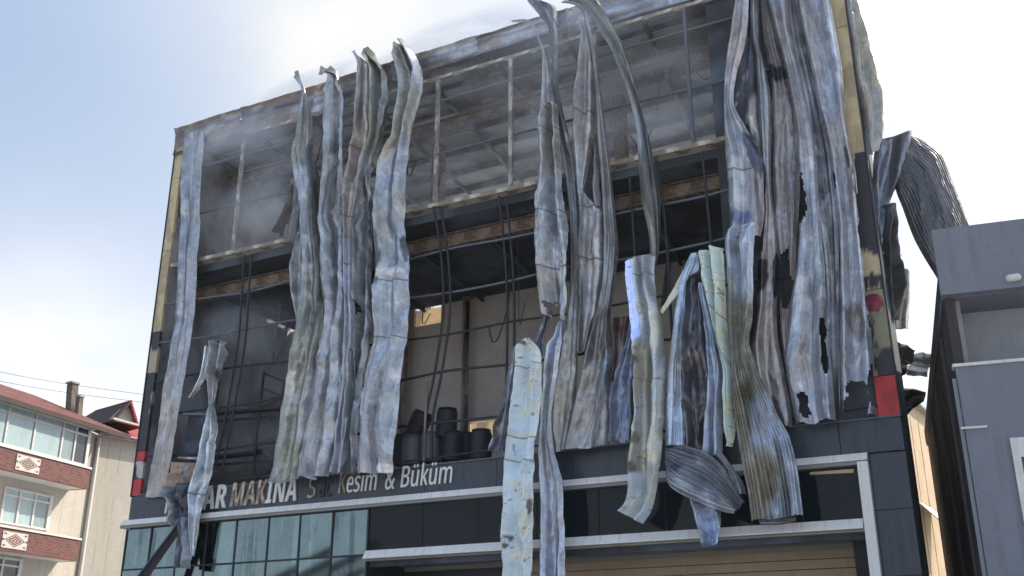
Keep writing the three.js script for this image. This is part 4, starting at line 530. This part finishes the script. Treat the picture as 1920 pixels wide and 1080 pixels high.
  part('dormer_roof', quad(gp.clone().addScaledVector(NB, .3).add(V(0, .08, 0)), g1.clone().addScaledVector(NB, .3).add(V(0, -.12, 0)), g1.clone().add(back).add(V(0, -.12, 0)), gp.clone().add(back).add(V(0, .08, 0)), .1), M.redRoof, dm);
  part('sill', bar(g0.clone().addScaledVector(NB, .32), g1.clone().addScaledVector(NB, .32), .14, .1), M.white, dm);
}
// ------------------------------------------------------------------ power lines
for (const [y0, y1, l] of [[686, 742, 'upper thin power line crossing the sky above the brown roof'], [706, 756, 'lower thin power line crossing the sky above the brown roof']]) {
  const a = CAM.clone().addScaledVector(rayDir(-260, y0 - 52), 50 / 1950), b = CAM.clone().addScaledVector(rayDir(330, y1 + 6), 54 / 1950), m = a.clone().lerp(b, .5).add(V(0, -.35, 0));
  const w = part('power_line', tube([a, m, b], .011, 40, 5), M.wire, scene); w.name = numbered('power_line'); w.userData = { label: l, category: 'power line', group: 'power lines at the left' };
}
// ------------------------------------------------------------------ the fire ladder across the street that the teal panes mirror
{
  const o = thing('fire_ladder', 'lattice boom of a fire ladder, mirrored in the teal panes', 'ladder');
  const R = (px, py, z) => { const p = P(px, py, 0), d = p.clone().sub(CAM).normalize(); return p.clone().add(V(d.x, d.y, -d.z).multiplyScalar(z / -d.z)); };
  const a = R(575, 1096, 34), b = R(700, 1034, 34), e = b.clone().sub(a), A = a.clone().addScaledVector(e, -.9), Bq = a.clone().addScaledVector(e, 1.05), off = [V(0, .62, -.4), V(0, .62, .4), V(0, -.62, -.4), V(0, -.62, .4)];
  for (const f of off) part('rail', bar(A.clone().add(f), Bq.clone().add(f), .22, .22), M.steel, o);
  for (let k = 0; k < 24; k++) { const p = A.clone().lerp(Bq, k / 24), q = A.clone().lerp(Bq, (k + 1) / 24); part('lattice_bar', [bar(p.clone().add(off[0]), q.clone().add(off[2]), .12, .12), bar(p.clone().add(off[1]), q.clone().add(off[3]), .12, .12), bar(p.clone().add(off[2]), p.clone().add(off[3]), .1, .1)], M.steel, o); }
  const low = A.y < Bq.y ? A : Bq; part('truck_bed', box(low.x - 1.3, low.x + 1.3, .9, 1.5, low.z - 1.2, low.z + 4, .08), std([.45, .03, .03], .4), o); part('turret', bar(V(low.x, 1.5, low.z), low, .6, .6), M.steel, o);
  for (const [dx, dz] of [[-1.15, -.4], [1.15, -.4], [-1.15, 3], [1.15, 3]]) { const g = new THREE.CylinderGeometry(.48, .48, .3, 20); g.rotateZ(Math.PI / 2); g.translate(low.x + dx, .48, low.z + dz); part('wheel', g, M.wire, o); }
}

// ------------------------------------------------------------------ air, and the smoke still in the building
scene.fog = new THREE.FogExp2(new THREE.Color().setRGB(.86, .90, .98), .0003);
{
  const m = new THREE.MeshStandardMaterial({ roughness: 1, transparent: true, vertexColors: true, side: THREE.DoubleSide, depthWrite: false }); m.color.setRGB(.74, .80, .90);
  const veil = (c, w, h, seed, dens) => {   // a drifting wisp: a bulging sheet that thins out to nothing at its rim
    const g = new THREE.PlaneGeometry(w, h, 48, 36), p = g.attributes.position, col = new Float32Array(p.count * 4);
    for (let i = 0; i < p.count; i++) { const x = p.getX(i), y = p.getY(i), u = x / w * 2, v = y / h * 2, n = fbm(x * .45 + seed, y * .45, seed, 5), r = Math.hypot(u, v) + (n - .5) * .5; p.setZ(i, 1.2 * (n - .5) + .6 * (1 - r * r)); col.set([1, 1, 1, dens * sm(1, .25, r) * (.35 + 1.1 * sm(.3, .7, fbm(x * .3, y * .6, seed + 3, 5)))], i * 4); }
    g.setAttribute('color', new THREE.BufferAttribute(col, 4)); g.computeVertexNormals(); g.translate(c.x, c.y, c.z); return g;
  };
  const puff = (label, gs) => { const k = part('smoke', gs, m, scene); k.castShadow = false; k.name = numbered('smoke'); k.userData = { label, category: 'smoke', kind: 'stuff' }; };
  puff('grey smoke hanging in the upper hall behind the steel posts', [[6, 19.3, -1.6, 12, 6], [13, 19.4, -2.4, 13, 6.5], [20, 19.2, -1.9, 12, 6], [9.5, 18.6, -4.6, 14, 6], [17, 18.8, -5.2, 14, 6]].map(([x, y, z, w, h], i) => veil(V(x, y, z), w, h, 11 + i * 7, .30)));
  puff('thin grey smoke hanging in the lower hall above the drums', [[5, 10.6, -2.2, 12, 7], [13, 10.2, -3.6, 14, 6], [4.5, 13.5, -2.8, 9, 6]].map(([x, y, z, w, h], i) => veil(V(x, y, z), w, h, 81 + i * 7, .16)));
  puff('pale smoke drifting out under the eave at the left', [[3.5, 20.6, .5, 6, 3.2], [5.2, 18.0, .3, 5, 4], [3.6, 13.6, -.8, 5, 4.4], [6.5, 22.7, -.6, 7, 2.2], [11, 22.6, -.8, 9, 2.4], [8, 20.2, .9, 12, 4], [17, 20.5, 1.0, 12, 4], [6, 23.4, -1.6, 8, 2.8], [12, 23.8, -2, 10, 3.4]].map(([x, y, z, w, h], i) => veil(V(x, y, z), w, h, 51 + i * 7, [.26, .14, .1, .4, .4, .10, .10, .4, .4][i])));
}

renderer.render(scene, camera);
